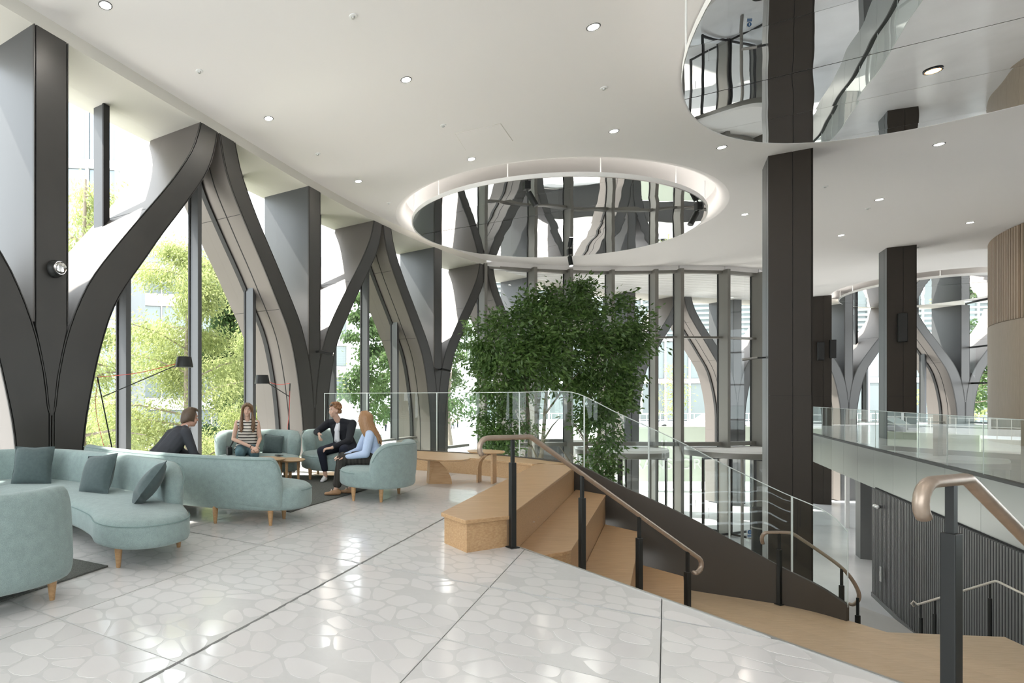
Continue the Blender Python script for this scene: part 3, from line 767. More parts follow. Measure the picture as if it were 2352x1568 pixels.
FRT = [Vector(p) for p in ((.30, 12.32, 0), (1.0, 11.72, 0), (1.9, 11.08, 0), (2.5, 10.66, 0), (3.0, 10.3, 0), (3.42, 9.95, 0), (3.78, 9.48, 0), (3.92, 9.25, 0))]
frc = catmull(FRT, 6)
P = [(p.x, p.y) for p in gb] + [(p.x, p.y) for p in frc[::-1]]
b = MB(); b.prism(P, .262, .30); b.build('bench_top', M['oakp'], bench, bevel=.005)
inset = [p + (Vector((gb[min(i, len(gb) - 1)].x, gb[min(i, len(gb) - 1)].y, 0)) - p).normalized() * .02 for i, p in enumerate(frc)]
P = [(p.x, p.y) for p in gb] + [(p.x, p.y) for p in inset[::-1]]
b = MB(); b.prism(P, 0, .262); b.build('front_panel', M['oakp'], bench)

# ------------------------------------------------------------------ curved glass balustrade on the dark stringer
bal = thing('glass_balustrade', 'curved frameless glass balustrade above the bench and stepped seating', 'balustrade', (3.6, 10.9, 0))
n = len(GLC)
def ztop(i):
    p = GLC[i]; return p.z + (1.2 if p.y > 9.3 else lerp(1.2, 1.03, min(1, (9.3 - p.y) / 1.3))) - (0.0 if i < n - 8 else .12 * ((i - (n - 8)) / 8) ** 2)
cuts = [0, 9, 23, 40, 50, 60, 70, 82, n - 1]
for a, c in zip(cuts[:-1], cuts[1:]):
    b = MB(); vs = []
    for i in range(a, c + 1):
        p = GLC[i]
        if i in (a, c) and 0 < i < n - 1: p = p + (GLC[i + (1 if i == a else -1)] - p).normalized() * .006
        vs += [Vector((p.x, p.y, GLC[i].z - .02)), Vector((p.x, p.y, ztop(i)))]
    m = c - a
    b.add(vs, [(2 * k, 2 * k + 2, 2 * k + 3, 2 * k + 1) for k in range(m)]); pn = b.build('pane', M['bal'], bal, smooth=True)
    b = MB(); b.tube([Vector((GLC[i].x, GLC[i].y, ztop(i))) for i in range(a, c + 1)], .007, 6)
    b.tube([vs[0], vs[1]], .006, 6); b.tube([vs[-2], vs[-1]], .006, 6); b.build('polished_edge', M['gedge'], pn, smooth=True)
b = MB(); vs = []; fs = []
for i in range(n):
    p = GLC[i]; t = (GLC[min(i + 1, n - 1)] - GLC[max(i - 1, 0)]); t.z = 0; t.normalize(); nn = Vector((t.y, -t.x, 0)) * -1
    zl = .28 if p.y > 9.33 else ZG
    for o in (-.03, .03): vs += [p + nn * o + UP * .015, Vector((p.x, p.y, min(zl, p.z - .02))) + nn * o]
for i in range(n - 1):
    o = 4 * i; p = o + 4
    fs += [(o, p, p + 1, o + 1), (o + 2, o + 3, p + 3, p + 2), (o, o + 2, p + 2, p), (o + 1, p + 1, p + 3, o + 3)]
fs += [(0, 1, 3, 2), (4 * n - 4, 4 * n - 2, 4 * n - 1, 4 * n - 3)]
b.add(vs, fs); b.build('stringer', M['skirt'], bal, smooth=True)

# ------------------------------------------------------------------ bronze handrails
def handrail(name, label, path, r, posts, ends=(True, True), mt=None):
    t = thing(name, label, 'handrail', path[0])
    b = MB(); b.tube(path, r, 12); b.build('rail', mt or M['rail'], t, smooth=True, angle=180)
    for p, zb in posts:
        p = Vector(p); b = MB(); h = p.z - r * .6
        sz = r * 2.3
        b.box((p.x, p.y, (zb + h - .22) / 2 + .0), (sz, sz * .8, h - .22 - zb), Matrix.Rotation(math.atan2(SD.y, SD.x), 3, 'Z'))
        po = b.build('post', M['black'], t, bevel=.004)
        b = MB(); b.box((p.x, p.y, h - .11), (sz * .5, sz * .45, .24), Matrix.Rotation(math.atan2(SD.y, SD.x), 3, 'Z')); b.build('stem', M['black'], po)
        b = MB(); b.box((p.x, p.y, zb + .006), (sz * 1.7, sz * 1.5, .012), Matrix.Rotation(math.atan2(SD.y, SD.x), 3, 'Z')); b.build('base_plate', M['black'], po)
    return t
def railpath(P0, zt, L, run, drop, curl0=True, curl1=True, flat=.22):
    """from the curled start over a flat length, then down the slope, with a curled end"""
    pts = []
    s = P0
    if curl0:
        c = s - SD * .02 + UP * (zt - .09)
        for k in range(7): an = PI * 1.25 - (PI * .75) * k / 6; pts.append(c + SD * (.09 * math.cos(an)) + UP * (.09 * math.sin(an)))
    pts += [s + SD * (flat * .5) + UP * zt, s + SD * (flat - .03) + UP * zt, s + SD * flat + UP * (zt - .002), s + SD * (flat + .05) + UP * (zt - .03)]
    pts.append(s + SD * (flat + run) + UP * (zt - drop))
    if curl1:
        e = s + SD * (flat + run) + UP * (zt - drop); sl = math.atan2(-drop, run); nd = SD * math.sin(sl) - UP * math.cos(sl)
        dd = SD * math.cos(sl) + UP * math.sin(sl); c = e + nd * .085
        for k in range(1, 8): an = PI * .95 * k / 7; pts.append(c - nd * (.085 * math.cos(an)) + dd * (.085 * math.sin(an)))
    return pts
def slope_z(zt, d, flat, run, drop): return zt if d < flat else zt - drop * (d - flat) / run
RB = Vector((2.02, 5.20, 0))
r1 = railpath(RB - SD * .26, 1.03, 0, 2.26, 1.36, flat=.47)
handrail('bronze_handrail', 'bronze handrail on four black posts beside the stepped seating', r1, .024,
         [(RB + UP * 1.03, 0.0)] + [(RB - SD * .26 + SD * d + UP * slope_z(1.03, d, .47, 2.26, 1.36), max(ZL * max(d - .26, 0) / RUN, ZL)) for d in (1.10, 1.86, 2.56)])
RF = at(2185, 1120, 2.50); RF.z = 0
r2 = railpath(RF - SD * .13, 1.03, 0, 3.0, 1.8, flat=.26, curl1=False)
handrail('bronze_handrail', 'nearest bronze handrail with curled end on a thick black post, cut by frame edge', r2, .027,
         [(RF + UP * 1.03, 0.0)])
R3 = [at(1752, 1248, 7.66), at(1750, 1238, 7.64), at(1752, 1229, 7.62), at(1760, 1223, 7.6), at(1790, 1222, 7.57), at(1812, 1223, 7.55), at(1822, 1226, 7.54), at(1850, 1244, 7.50), at(1900, 1278, 7.42), at(1935, 1305, 7.36), at(1958, 1332, 7.34), at(1972, 1360, 7.36), at(1971, 1378, 7.42), at(1960, 1388, 7.48), at(1950, 1386, 7.52)]
handrail('bronze_handrail', 'curved bronze handrail descending beyond the landing to the lobby', catmull(R3, 4), .022,
         [(at(1790, 1222, 7.57), ZL), (at(1933, 1303, 7.36), -2.6), (at(1970, 1372, 7.38), -3.0)])
R4 = [at(2100, 1392, 9.2), at(2094, 1386, 9.2), at(2098, 1380, 9.18), at(2108, 1388, 9.15), at(2280, 1336, 8.05), at(2287, 1334, 8.0), at(2296, 1337, 7.95), at(2420, 1398, 7.3)]
handrail('pale_handrail', 'slim pale handrail on thin black posts in front of the dark slatted wall', R4, .017,
         [(at(2115, 1386, 9.1), ZG + .9), (at(2147, 1376, 8.9), ZG + 1.0), (at(2205, 1358, 8.5), ZG + 1.2), (at(2274, 1337, 8.09), ZG + 1.5)], mt=M['railp'])

# ------------------------------------------------------------------ lobby floor, right balcony, walls
b = MB(); P = [fc(2 * BAY - 6, .7), fc(2 * BAY), fc(SE)] + CWP[1:] + [fc(6 * BAY), fc(7 * BAY), Vector((46, 28, 0)), Vector((30, -9, 0)), Vector((1, -9, 0)), Vector((.3, 6, 0)), Vector((-.5, 13, 0))]
b.prism([(p.x, p.y) for p in P], ZG - .2, ZG); struct(b.build('floor_2', M['lfloor']), 'glossy pale lobby floor on the lower level')
QB = 4.95
BA0 = -2.0; BA1 = 34.0
bpoly = [G(BA0, QB), G(BA1, QB), fc(5 * BAY + HB + .2), fc(6 * BAY - 1), fc(6 * BAY + 1), fc(6 * BAY + HB), fc(7 * BAY), Vector((42.5, 28, 0)), Vector((30, -4, 0))]
b = MB(); b.prism([(p.x, p.y) for p in bpoly], ZB - .25, ZB); struct(b.build('floor_3', M['lfloor']), 'glossy pale floor of the right balcony')
b = MB(); b.prism([(p.x, p.y) for p in bpoly], -1.17, -1.11); struct(b.build('ceiling_2', M['ceil']), 'underside of the right balcony')
sp = sempty('trim_7', 'brushed steel fascia under the right balcony', G(16, QB, -.5))
a = BA0; k = 0
while a < BA1 - .3:
    w = min(1.62, BA1 - a)
    b = MB(); b.gbox(a + .004, a + w - .004, QB - .035, QB + .02, -1.17, ZB - .02); b.build('fascia_panel', M['steelp'], sp); a += 1.62
b = MB(); b.gbox(BA0, BA1, QB - .05, QB + .05, ZB - .02, ZB + .035); b.build('base_channel', M['black'], sp)
br = thing('glass_balustrade', 'straight frameless glass balustrade along the edge of the right balcony', 'balustrade', G(16, QB, 0))
a = BA0
while a < BA1 - .2:
    w = min(1.62, BA1 - a)
    b = MB(); b.add([G(a + .006, QB, ZB + .02), G(a + w - .006, QB, ZB + .02), G(a + w - .006, QB, 1.03), G(a + .006, QB, 1.03)], [(0, 1, 2, 3)]); pn = b.build('pane', M['bal'], br)
    b = MB(); b.gbox(a + .006, a + w - .006, QB - .007, QB + .007, 1.025, 1.037); b.gbox(a + .006, a + .014, QB - .006, QB + .006, ZB + .03, 1.03); b.build('polished_edge', M['gedge'], pn); a += 1.62
# dark slatted wall under the balcony
sw = sempty('wall_lower', 'dark vertical slatted wall under the right balcony', G(14, 4.86, ZG))
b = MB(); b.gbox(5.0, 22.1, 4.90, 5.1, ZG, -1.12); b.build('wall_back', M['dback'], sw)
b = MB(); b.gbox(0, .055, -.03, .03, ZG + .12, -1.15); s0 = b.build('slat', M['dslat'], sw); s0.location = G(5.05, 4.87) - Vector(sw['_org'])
me0 = s0.data
for p in me0.vertices: pass
me0.transform(Matrix.Translation(Vector(sw['_org'])))
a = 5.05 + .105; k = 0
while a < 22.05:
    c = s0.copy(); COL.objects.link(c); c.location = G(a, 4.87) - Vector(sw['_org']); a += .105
b = MB(); b.gbox(5.0, 22.12, 4.82, 4.90, ZG, ZG + .12); b.build('plinth', M['dslat'], sw)
b = MB(); b.gbox(22.06, 22.12, 4.84, 9, ZG, -1.15); b.build('end_panel', M['dslat'], sw)
b = MB(); b.gbox(27.0, 27.6, 5.62, 9, ZG, -1.12); struct(b.build('wall_lobby', M['dslat']), 'dark pier beside the lobby glazing under the balcony')
tw = sempty('window_8', 'lobby glazing under the balcony', G(34, 6, ZG))
for k in range(5):
    b = MB(); q0 = 5.0 + k * 1.5; b.add([G(33.2, q0, ZG), G(33.2, q0 + 1.5, ZG), G(33.2, q0 + 1.5, -1), G(33.2, q0, -1)], [(0, 1, 2, 3)]); b.build('pane', M['glass'], tw)
    b = MB(); b.gbox(33.1, 33.3, q0 - .06, q0 + .06, ZG, -1); b.build('mullion', M['white'], tw)
# pale oak slatted drum wall at the right
ctr = at(2275, 913, 20.0); dw = sempty('wall_right', 'curved pale oak wall with slats above and flat panels below', ctr)
arc = []
for k in range(60):
    th = k * .032; rr = 7.0
    base = Vector((ctr.x, ctr.y, 0)); tdir = (-D1 * .93 - QD * .36).normalized(); ndir = Vector((tdir.y, -tdir.x, 0))
    if ndir.dot(QD) < 0: ndir = -ndir
    arc.append(base + tdir * (rr * math.sin(th)) + ndir * (rr * (1 - math.cos(th)) * .75))
b = MB()
vs = []
for p in arc: vs += [p + UP * ZB, p + UP * ZC]
b.add(vs, [(2 * k, 2 * k + 2, 2 * k + 3, 2 * k + 1) for k in range(len(arc) - 1)])
pb = arc[0] + Vector((.5, .85, 0)) * .02
b.add([arc[0], arc[0] + UP * ZC, arc[0] + UP * ZC + ndir * 2.5, arc[0] + ndir * 2.5], [(0, 1, 2, 3)])
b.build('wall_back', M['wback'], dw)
arcd = catmull(arc, 3)
L = 0; lastp = arcd[0]; acc = 0
for i in range(1, len(arcd)):
    acc += (arcd[i] - arcd[i - 1]).length
    if acc >= .14:
        acc = 0; d = (arcd[i] - arcd[i - 1]).normalized(); rot = Matrix((d, Vector((-d.y, d.x, 0)), UP)).transposed().to_3x3()
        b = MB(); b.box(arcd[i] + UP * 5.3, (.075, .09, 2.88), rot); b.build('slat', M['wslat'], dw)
for i in range(0, len(arc) - 3, 3):
    b = MB(); vs = []
    for p in arc[i:i + 4]:
        t = (arc[i + 3] - arc[i]).normalized(); nn = Vector((t.y, -t.x, 0)); nn = nn if nn.dot(QD) < 0 else -nn
        vs += [p + nn * .05 + UP * ZB, p + nn * .05 + UP * 3.84]
    b.add(vs, [(2 * k, 2 * k + 2, 2 * k + 3, 2 * k + 1) for k in range(3)]); b.build('panel', M['wpan'], dw)
# room shell behind the camera
b = MB(); vs = [Vector((-2, -9, ZG)), Vector((26, -9, ZG)), Vector((26, -9, 6.8)), Vector((-2, -9, 6.8))]; b.add(vs, [(0, 1, 2, 3)]); struct(b.build('wall_back', M['ceil']), 'plain white wall behind the camera')
b = MB(); vs = [Vector((26, -9, ZG)), Vector((42, 2, ZG)), Vector((42, 2, 6.8)), Vector((26, -9, 6.8))]; b.add(vs, [(0, 1, 2, 3)]); struct(b.build('wall_side', M['ceil']), 'plain white wall at the right')
# dark glazed end wall beyond the right balcony
tw = sempty('window_9', 'dark framed glazed end wall beyond the right balcony', (38, 29, 0))
gp = [fc(7 * BAY - .35) + Vector((.4, -.1, 0)), Vector((35.6, 26.2, 0)), Vector((34.4, 23.5, 0)), Vector((33.0, 20.5, 0)), Vector((31.6, 17.4, 0))]
gp[0] = at(2216, 913, 31.5); gp[0].z = 0
for i in range(4):
    a, c = gp[i], gp[i + 1]
    for j in range(2):
        p0, p1 = lerp(a, c, j / 2), lerp(a, c, (j + 1) / 2)
        for z0, z1 in ((0, 2.2), (2.2, 4.2), (4.2, ZC)):
            b = MB(); b.add([p0 + UP * z0, p1 + UP * z0, p1 + UP * z1, p0 + UP * z1], [(0, 1, 2, 3)]); b.build('pane', M['glass'], tw)
        b = MB(); b.bar(p0, p0 + UP * ZC, .10, .2, up=(c - a).normalized()); b.build('mullion', M['mulld'], tw)
    for z in (.03, 2.2, 4.2, ZC - .05): b = MB(); b.bar(a + UP * z, c + UP * z, .1, .09); b.build('transom', M['mulld'], tw)

# ------------------------------------------------------------------ square bronze columns
def sq_col(p, zb, label):
    """p = front left corner in plan, 0.73 along QD, 0.90 along D1"""
    t = thing('square_column', label, 'column', p + QD * .36 + D1 * .45 + UP * zb, 'square bronze columns rising through both floors')
    a0, q0 = p.dot(D1), p.dot(QD)
    b = MB(); b.gbox(a0 + .02, a0 + .88, q0 + .02, q0 + .71, zb, ZC + .01); b.build('core', M['gap'], t)
    for qa, qb in ((q0, q0 + .40), (q0 + .41, q0 + .73)):
        for za, zb2 in ((zb, 1.45), (1.457, ZC)):
            if zb2 <= za: continue
            b = MB(); b.gbox(a0, a0 + .03, qa, qb, za, zb2); b.build('front_panel', M['colm'], t)
    for aa, ab in ((a0 + .005, a0 + .26), (a0 + .285, a0 + .895)):
        b = MB(); b.gbox(aa, ab, q0 - .006, q0 + .03, zb, ZC); b.build('side_panel', M['side'], t)
    b = MB(); b.gbox(a0 + .0, a0 + .9, q0 + .70, q0 + .735, zb, ZC); b.build('side_panel', M['colm'], t)
    b = MB(); b.gbox(a0 + .87, a0 + .9, q0, q0 + .73, zb, ZC); b.build('back_panel', M['colm'], t)
    return t
C1 = Vector((10.46, 12.34, 0)); C2 = Vector((21.1, 19.9, 0)); C3 = Vector((27.35, 29.5, 0))
sq_col(C1, ZG, 'tall dark bronze column rising past the glass balustrade, largest of the square columns')
sq_col(C2, ZB, 'dark bronze column standing on the right balcony with a black speaker')
sq_col(C3, ZG, 'far dark bronze column half behind the big column, with two black speakers')
sq_col(C3 - D1 * 22.8 + QD * 1.2, ZB, 'dark bronze column out of frame on the near right')

# ------------------------------------------------------------------ revolving doors
def revolving_door(c, r, label, a0):
    t = thing('revolving_door', label, 'door', c + UP * ZG, 'revolving doors of the entrance')
    b = MB(); b.lathe([(.05, -.62), (r + .02, -.62), (r + .04, -.66), (r + .04, -.92), (r - .02, -.94), (.05, -.94)], 48, c, 0); b.build('canopy', [M['white']], t, smooth=True)
    b = MB(); b.lathe([(r + .05, -.93), (r + .05, -.74), (r + .03, -.70)], 48, c); b.build('canopy_band', M['mull'], t, smooth=True)
    b = MB(); b.tube([c + UP * ZG, c + UP * -.94], .05, 12); b.build('shaft', M['mulld'], t, smooth=True)
    for k in range(4):
        an = a0 + k * PI / 2; d = Vector((math.cos(an), math.sin(an), 0)); e = r - .06
        b = MB()
        for p0, p1 in ((c + d * .05 + UP * (ZG + .05), c + d * .05 + UP * -.96), (c + d * e + UP * (ZG + .05), c + d * e + UP * -.96), (c + d * .05 + UP * (ZG + .1), c + d * e + UP * (ZG + .1)), (c + d * .05 + UP * -1.0, c + d * e + UP * -1.0)): b.bar(p0, p1, .06, .08, up=d if abs((p1 - p0).z) > 1 else UP)
        w = b.build('wing', M['mulld'], t)
        b = MB(); b.add([c + d * .08 + UP * (ZG + .12), c + d * e + UP * (ZG + .12), c + d * e + UP * -1.02, c + d * .08 + UP * -1.02], [(0, 1, 2, 3)]); b.build('pane', M['glass'], w)
        b = MB(); s = Vector((-d.y, d.x, 0)) * .05; b.tube([c + d * (e - .25) + s + UP * (ZG + .85), c + d * (e - .25) + s + UP * (ZG + 1.25)], .014, 8); b.build('push_bar', M['chrome'], w, smooth=True)
    for sg in (0, PI):
        b = MB(); vs = []; n = 14
        for k in range(n + 1):
            an = a0 + PI / 4 + sg - .78 + 1.56 * k / n + PI * .25; p = c + Vector((math.cos(an), math.sin(an), 0)) * r; vs += [p + UP * ZG, p + UP * -.94]
        b.add(vs, [(2 * k, 2 * k + 2, 2 * k + 3, 2 * k + 1) for k in range(n)]); b.build('curved_pane', M['glass'], t, smooth=True)
        for k in (0, n): b = MB(); b.bar(vs[2 * k], vs[2 * k + 1], .07, .07); b.build('jamb', M['mull'], t)
mid = (CWP[6] + CWP[7]) / 2; revolving_door(Vector((17.55, 22.55, 0)), 1.62, 'revolving door beside the big square column', .35)
revolving_door(Vector((13.2, 22.7, 0)), 1.62, 'revolving door behind the foliage of the indoor tree', .9)
# mandatory sign sticker on the door glass
t = thing('door_sticker', 'small white sticker with a blue disc and two blue bars on the entrance glass', 'sign', at(1722, 1226, 20.6))
sx = Vector((1, 0, 0)); c = at(1722, 1226, 20.6); w = 20.6 / F
def card(x0, x1, z0, z1, y=0.0):
    return [c + Vector((x0 * w, y, z0 * w)), c + Vector((x1 * w, y, z0 * w)), c + Vector((x1 * w, y, z1 * w)), c + Vector((x0 * w, y, z1 * w))]
b = MB(); b.box(c, (14 * w, .004, 20 * w)); b.build('sticker_back', M['white'], t)
bl = mat('sign_blue', (.05, .14, .30), .5)
b = MB(); b.lathe([(0.001, -.003), (5 * w, -.003), (5 * w, .003)], 20, c + Vector((0, -.006, 4.5 * w)), 0, Matrix.Rotation(PI / 2, 3, 'X')); b.build('disc', bl, t)
for z in (-3.2, -6.4): b = MB(); b.box(c + Vector((0, -.005, z * w)), (11 * w, .004, 2.3 * w)); b.build('text_bar', bl, t)
b = MB(); b.box(c + Vector((-.2 * w, -.011, 4.3 * w)), (1.3 * w, .003, 6 * w)); b.build('figure_mark', M['white'], t)
# dark round bollard bin by the door
t = thing('door_bollard', 'dark round access post beside the big column at the entrance', 'post', at(1755, 1250, 17.2).xy.to_3d() + UP * ZG)
pp = at(1760, 1250, 17.0); b = MB(); zt = E - (1166 - HV) * 17.0 / F; b.lathe([(.24, ZG), (.24, zt - .02), (.22, zt), (.001, zt)], 24, (pp.x - .15, pp.y, 0)); b.build('post_body', M['black'], t, smooth=True)
b = MB(); b.lathe([(.246, zt - .62), (.246, zt - .58)], 24, (pp.x - .15, pp.y, 0)); b.build('ring', M['mull'], t)

# ------------------------------------------------------------------ ceiling lights and fittings
def downlight(p, label, lit=True, r=.072, warm=False, power=DOWNLIGHT_W):
    t = thing('downlight', label, 'downlight', p, 'recessed ceiling downlights')
    b = MB(); b.lathe([(r, -.001), (r + .008, -.008), (r + .022, -.004), (r + .024, .004)], 24, p); b.build('trim_ring', M['ledring'], t, smooth=True)
    b = MB(); b.lathe([(.001, -.004), (r, -.004)], 20, p); b.build('lens', M['ledw'] if warm else M['led'], t)
    if lit:
        l = bpy.data.lights.new('downlight_lamp', 'SPOT'); l.energy = power; l.spot_size = math.radians(140); l.spot_blend = 1.0; l.shadow_soft_size = .1; l.color = (1, .96, .90)
        o = bpy.data.objects.new('lamp', l); COL.objects.link(o); o.parent = t; o.location = (0, 0, -.03)
DL = [(242, 12, 'over the near end of the facade, at the top left'), (1363, 62, 'beside the left tip of the largest mirrored disc'), (933, 183, 'in the middle of the bare ceiling'), (617, 272, 'above the peak of the first arch'),
      (1410, 301, 'between the two mirrored discs'), (1083, 365, 'at the near rim of the mirrored disc over the tree'), (823, 416, 'above the second arch'), (1658, 338, 'just below the largest mirrored disc'),
      (2157, 331, 'between the big column and the right edge, under the largest disc'), (2020, 458, 'above the balcony column'), (2228, 511, 'near the oak slatted wall'), (1932, 540, 'between the big column and the balcony column'), (1711, 492, 'right of the mirrored disc over the tree')]
for u, v, w in DL: downlight(cl(u, v, ZC), 'lit recessed downlight ' + w)
for k, p in enumerate([(0.8, 1.5), (4.2, -1.5), (-1.5, -2), (8, -4), (2.5, 5.0), (12, 19.5), (16, 18), (20, 14), (26, 20), (28, 14), (14, 3), (18, 8)]):  # unseen downlights, added to bring more light into the room
    p = Vector((p[0], p[1], ZC))
    if k in (4,): continue
    downlight(p, 'added fill downlight ' + ['overhead just in front of the camera', 'behind the camera on the stair side', 'behind the camera on the facade side', 'far behind the camera over the stair', '', 'beyond the mirrored disc over the tree', 'near the curtain wall fins', 'over the entrance void', 'in front of the far mirrored disc', 'between the balcony column and the oak slatted wall', 'above the slatted wall out of frame', 'above the near part of the right balcony'][k])
for k, (a, q) in enumerate([(9, 5.6), (14, 5.6), (19, 6.2), (24, 6.5), (29, 7.0)]): downlight(G(a, q + .3, -1.175), 'added fill downlight under the right balcony, ' + ['first', 'second', 'third', 'fourth', 'farthest'][k] + ' from the stair', power=90)  # added lamps, hidden from view, that brighten the lobby floor
downlight(cl(2143, 163, 5.79), 'warm amber downlight set in the largest mirrored disc', warm=True, power=20)
SN = [(458, 163, 'above the first arched column'), (811, 37, 'near the top edge of the frame'), (1387, 202, 'left of the largest mirrored disc'), (1018, 288, 'beside the square access hatch'), (730, 353, 'over the second floor lamp'), (1895, 428, 'right of the big column'), (893, 466, 'near the third arched column'), (1993, 478, 'above the balcony column'), (2108, 567, 'beside the top of the balcony column')]
for u, v, w in SN:
    p = cl(u, v, ZC); t = thing('ceiling_sensor', 'tiny round white ceiling sensor ' + w, 'sensor', p)
    b = MB(); b.lathe([(.06, .0), (.058, -.012), (.03, -.016)], 18, p); b.build('plate', M['white'], t, smooth=True)
    b = MB(); b.lathe([(.028, -.014), (.022, -.035), (.001, -.042)], 14, p); b.build('probe', M['steel'], t, smooth=True)
h = [cl(1045, 306, ZC), cl(1150, 283, ZC), cl(1178, 323, ZC), cl(1070, 345, ZC)]
t = thing('access_hatch', 'square access hatch outlined in the bare ceiling', 'hatch', sum(h, Vector()) / 4)
hc = sum(h, Vector()) / 4
b = MB(); b.prism([(p.x, p.y) for p in h], ZC - .006, ZC + .005); b.build('frame', M['fascia'], t)
b = MB(); b.prism([(hc.x + (p.x - hc.x) * .985, hc.y + (p.y - hc.y) * .985) for p in h], ZC - .009, ZC - .003); b.build('panel', M['ceil'], t)
# black spotlights hung under the mirrored disc
for (u, v, dx, lab) in [(1210, 426, .12, 'black spotlight under the near rim of the mirrored disc over the tree'), (1604, 474, -.16, 'black spotlight at the right tip of the mirrored disc over the tree'), (1308, 578, .02, 'lit black spotlight at the far rim of the mirrored disc over the tree')]:
    p = cl(u, v, 6.5); t = thing('spotlight', lab, 'spotlight', p)
    b = MB(); b.box(p + UP * -.05, (.14, .14, .10)); b.build('mount_box', M['black'], t, bevel=.006)
    b = MB(); b.tube([p + UP * -.1, p + Vector((dx * .3, 0, -.19))], .018, 8); b.build('stem', M['black'], t)
    b = MB(); q0 = p + Vector((dx * .3, 0, -.17)); q1 = p + Vector((dx * 1.6, -.06, -.50)); b.tube([q0, q1], .07, 16); b.build('barrel', M['black'], t, smooth=True, angle=40)
    d = (q1 - q0).normalized(); b = MB(); b.tube([q1, q1 + d * .012], .055, 14); b.build('lens', M['led'] if 'lit' in lab else M['ledring'], t)
# fittings on the columns
p = fc(.03, -.02, E + (HV - 612) * 7.75 / F)
t = thing('wall_lamp', 'round glass bulkhead lamp on the first arched column', 'lamp', p)
rot = Matrix((Vector((D1.x, D1.y, 0)), UP, QD)).transposed().to_3x3()
b = MB(); b.lathe([(.10, 0), (.125, .03), (.12, .07), (.10, .09), (.09, .14)], 28, p, 0, rot); b.build('body', M['black'], t, smooth=True)
b = MB(); b.lathe([(.088, .14), (.085, .18), (.06, .215), (.001, .225)], 24, p, 0, rot); b.build('lens', M['chrome'], t, smooth=True)
b = MB(); b.lathe([(.094, .135), (.098, .15), (.092, .165)], 28, p, 0, rot); b.build('ring', M['chrome'], t, smooth=True)
for u, v, s, lab, lit in [(728, 808, BAY + .05, 'small black tube spotlight on the second arched column', False), (1008, 848, 2 * BAY + .02, 'small lit spotlight on the third visible arched column', True)]:
    pz = E + (HV - v) * (13.85 if s < 8 else 19.1) / F; p = fc(s, -.03, pz); t = thing('column_spotlight', lab, 'spotlight', p)
    b = MB(); b.tube([p, p + QD * .12], .03, 10); b.build('bracket', M['black'], t, smooth=True)
    q = p + QD * .14; d = (D1 * .55 + Vector((.6, -.3, -.18))).normalized(); b = MB(); b.tube([q - d * .06, q + d * .30], .045, 14); b.build('barrel', M['black'], t, smooth=True)
    b = MB(); b.tube([q + d * .30, q + d * .312], .04, 12); b.build('lens', M['led'] if lit else M['chrome'], t)
for cp, u, v, lab in [(C2, 2072, 752, 'black box speaker on the balcony column'), (C3, 1889, 806, 'black box speaker on the front of the far square column'), (C3 + QD * .40 - D1 * .02, 1907, 802, 'black box speaker on the edge of the far square column')]:
    y = 19.6 if cp is C2 else 29.2; z = E + (HV - v) * y / F; hh = (66 if cp is C2 else 42) * y / F; ww = .24 if cp is C2 else .26
    p = cp + QD * (.36 if cp is not C3 else .30) - D1 * .09 + UP * z; t = thing('column_speaker', lab, 'speaker', p)
    rm = Matrix((QD, D1, UP)).transposed().to_3x3()
    b = MB(); b.box(p, (ww, .17, hh), rm); b.build('cabinet', M['black'], t, bevel=.02)
    b = MB(); b.box(p - D1 * .088, (ww * .82, .012, hh * .92), rm); b.build('grille', M['mulld'], t)
p = at(2020, 1163, 14.95); t = thing('emergency_light', 'chrome twin-head emergency light high on the dark slatted wall', 'light', p)
b = MB(); b.box(p, (.1, .1, .08), Matrix((QD, D1, UP)).transposed().to_3x3()); b.build('base', M['dslat'], t)
for s in (-1, 1): b = MB(); b.ell(p + D1 * (s * .09) - QD * .05, .065, .065, .055); b.build('lamp_head', M['chrome'], t, smooth=True, angle=180)
p = at(2023, 1318, 14.85); t = thing('switch_plate', 'slim pale switch plate low on the dark slatted wall', 'switch', p)
b = MB(); b.box(p, (.02, .13, .40), Matrix((QD, D1, UP)).transposed().to_3x3()); b.build('plate', M['steel'], t, bevel=.004)
b = MB(); b.box(p - QD * .012, (.01, .06, .12), Matrix((QD, D1, UP)).transposed().to_3x3()); b.build('button', M['white'], t)
p = C1 - QD * .01 + D1 * .3; z = E + (HV - 820) * 12.5 / F
t = thing('arm_light', 'thin black arm light reaching out from the left side of the big column', 'light', p + UP * z)
b = MB(); b.tube([p + UP * z, p - QD * .14 + UP * z, p - QD * .42 + UP * (z - .03)], .02, 10); b.build('arm', M['black'], t, smooth=True)
b = MB(); b.tube([p - QD * .15 + UP * z, p - QD * .42 + UP * (z - .035)], .03, 10); b.build('head', M['mull'], t, smooth=True)

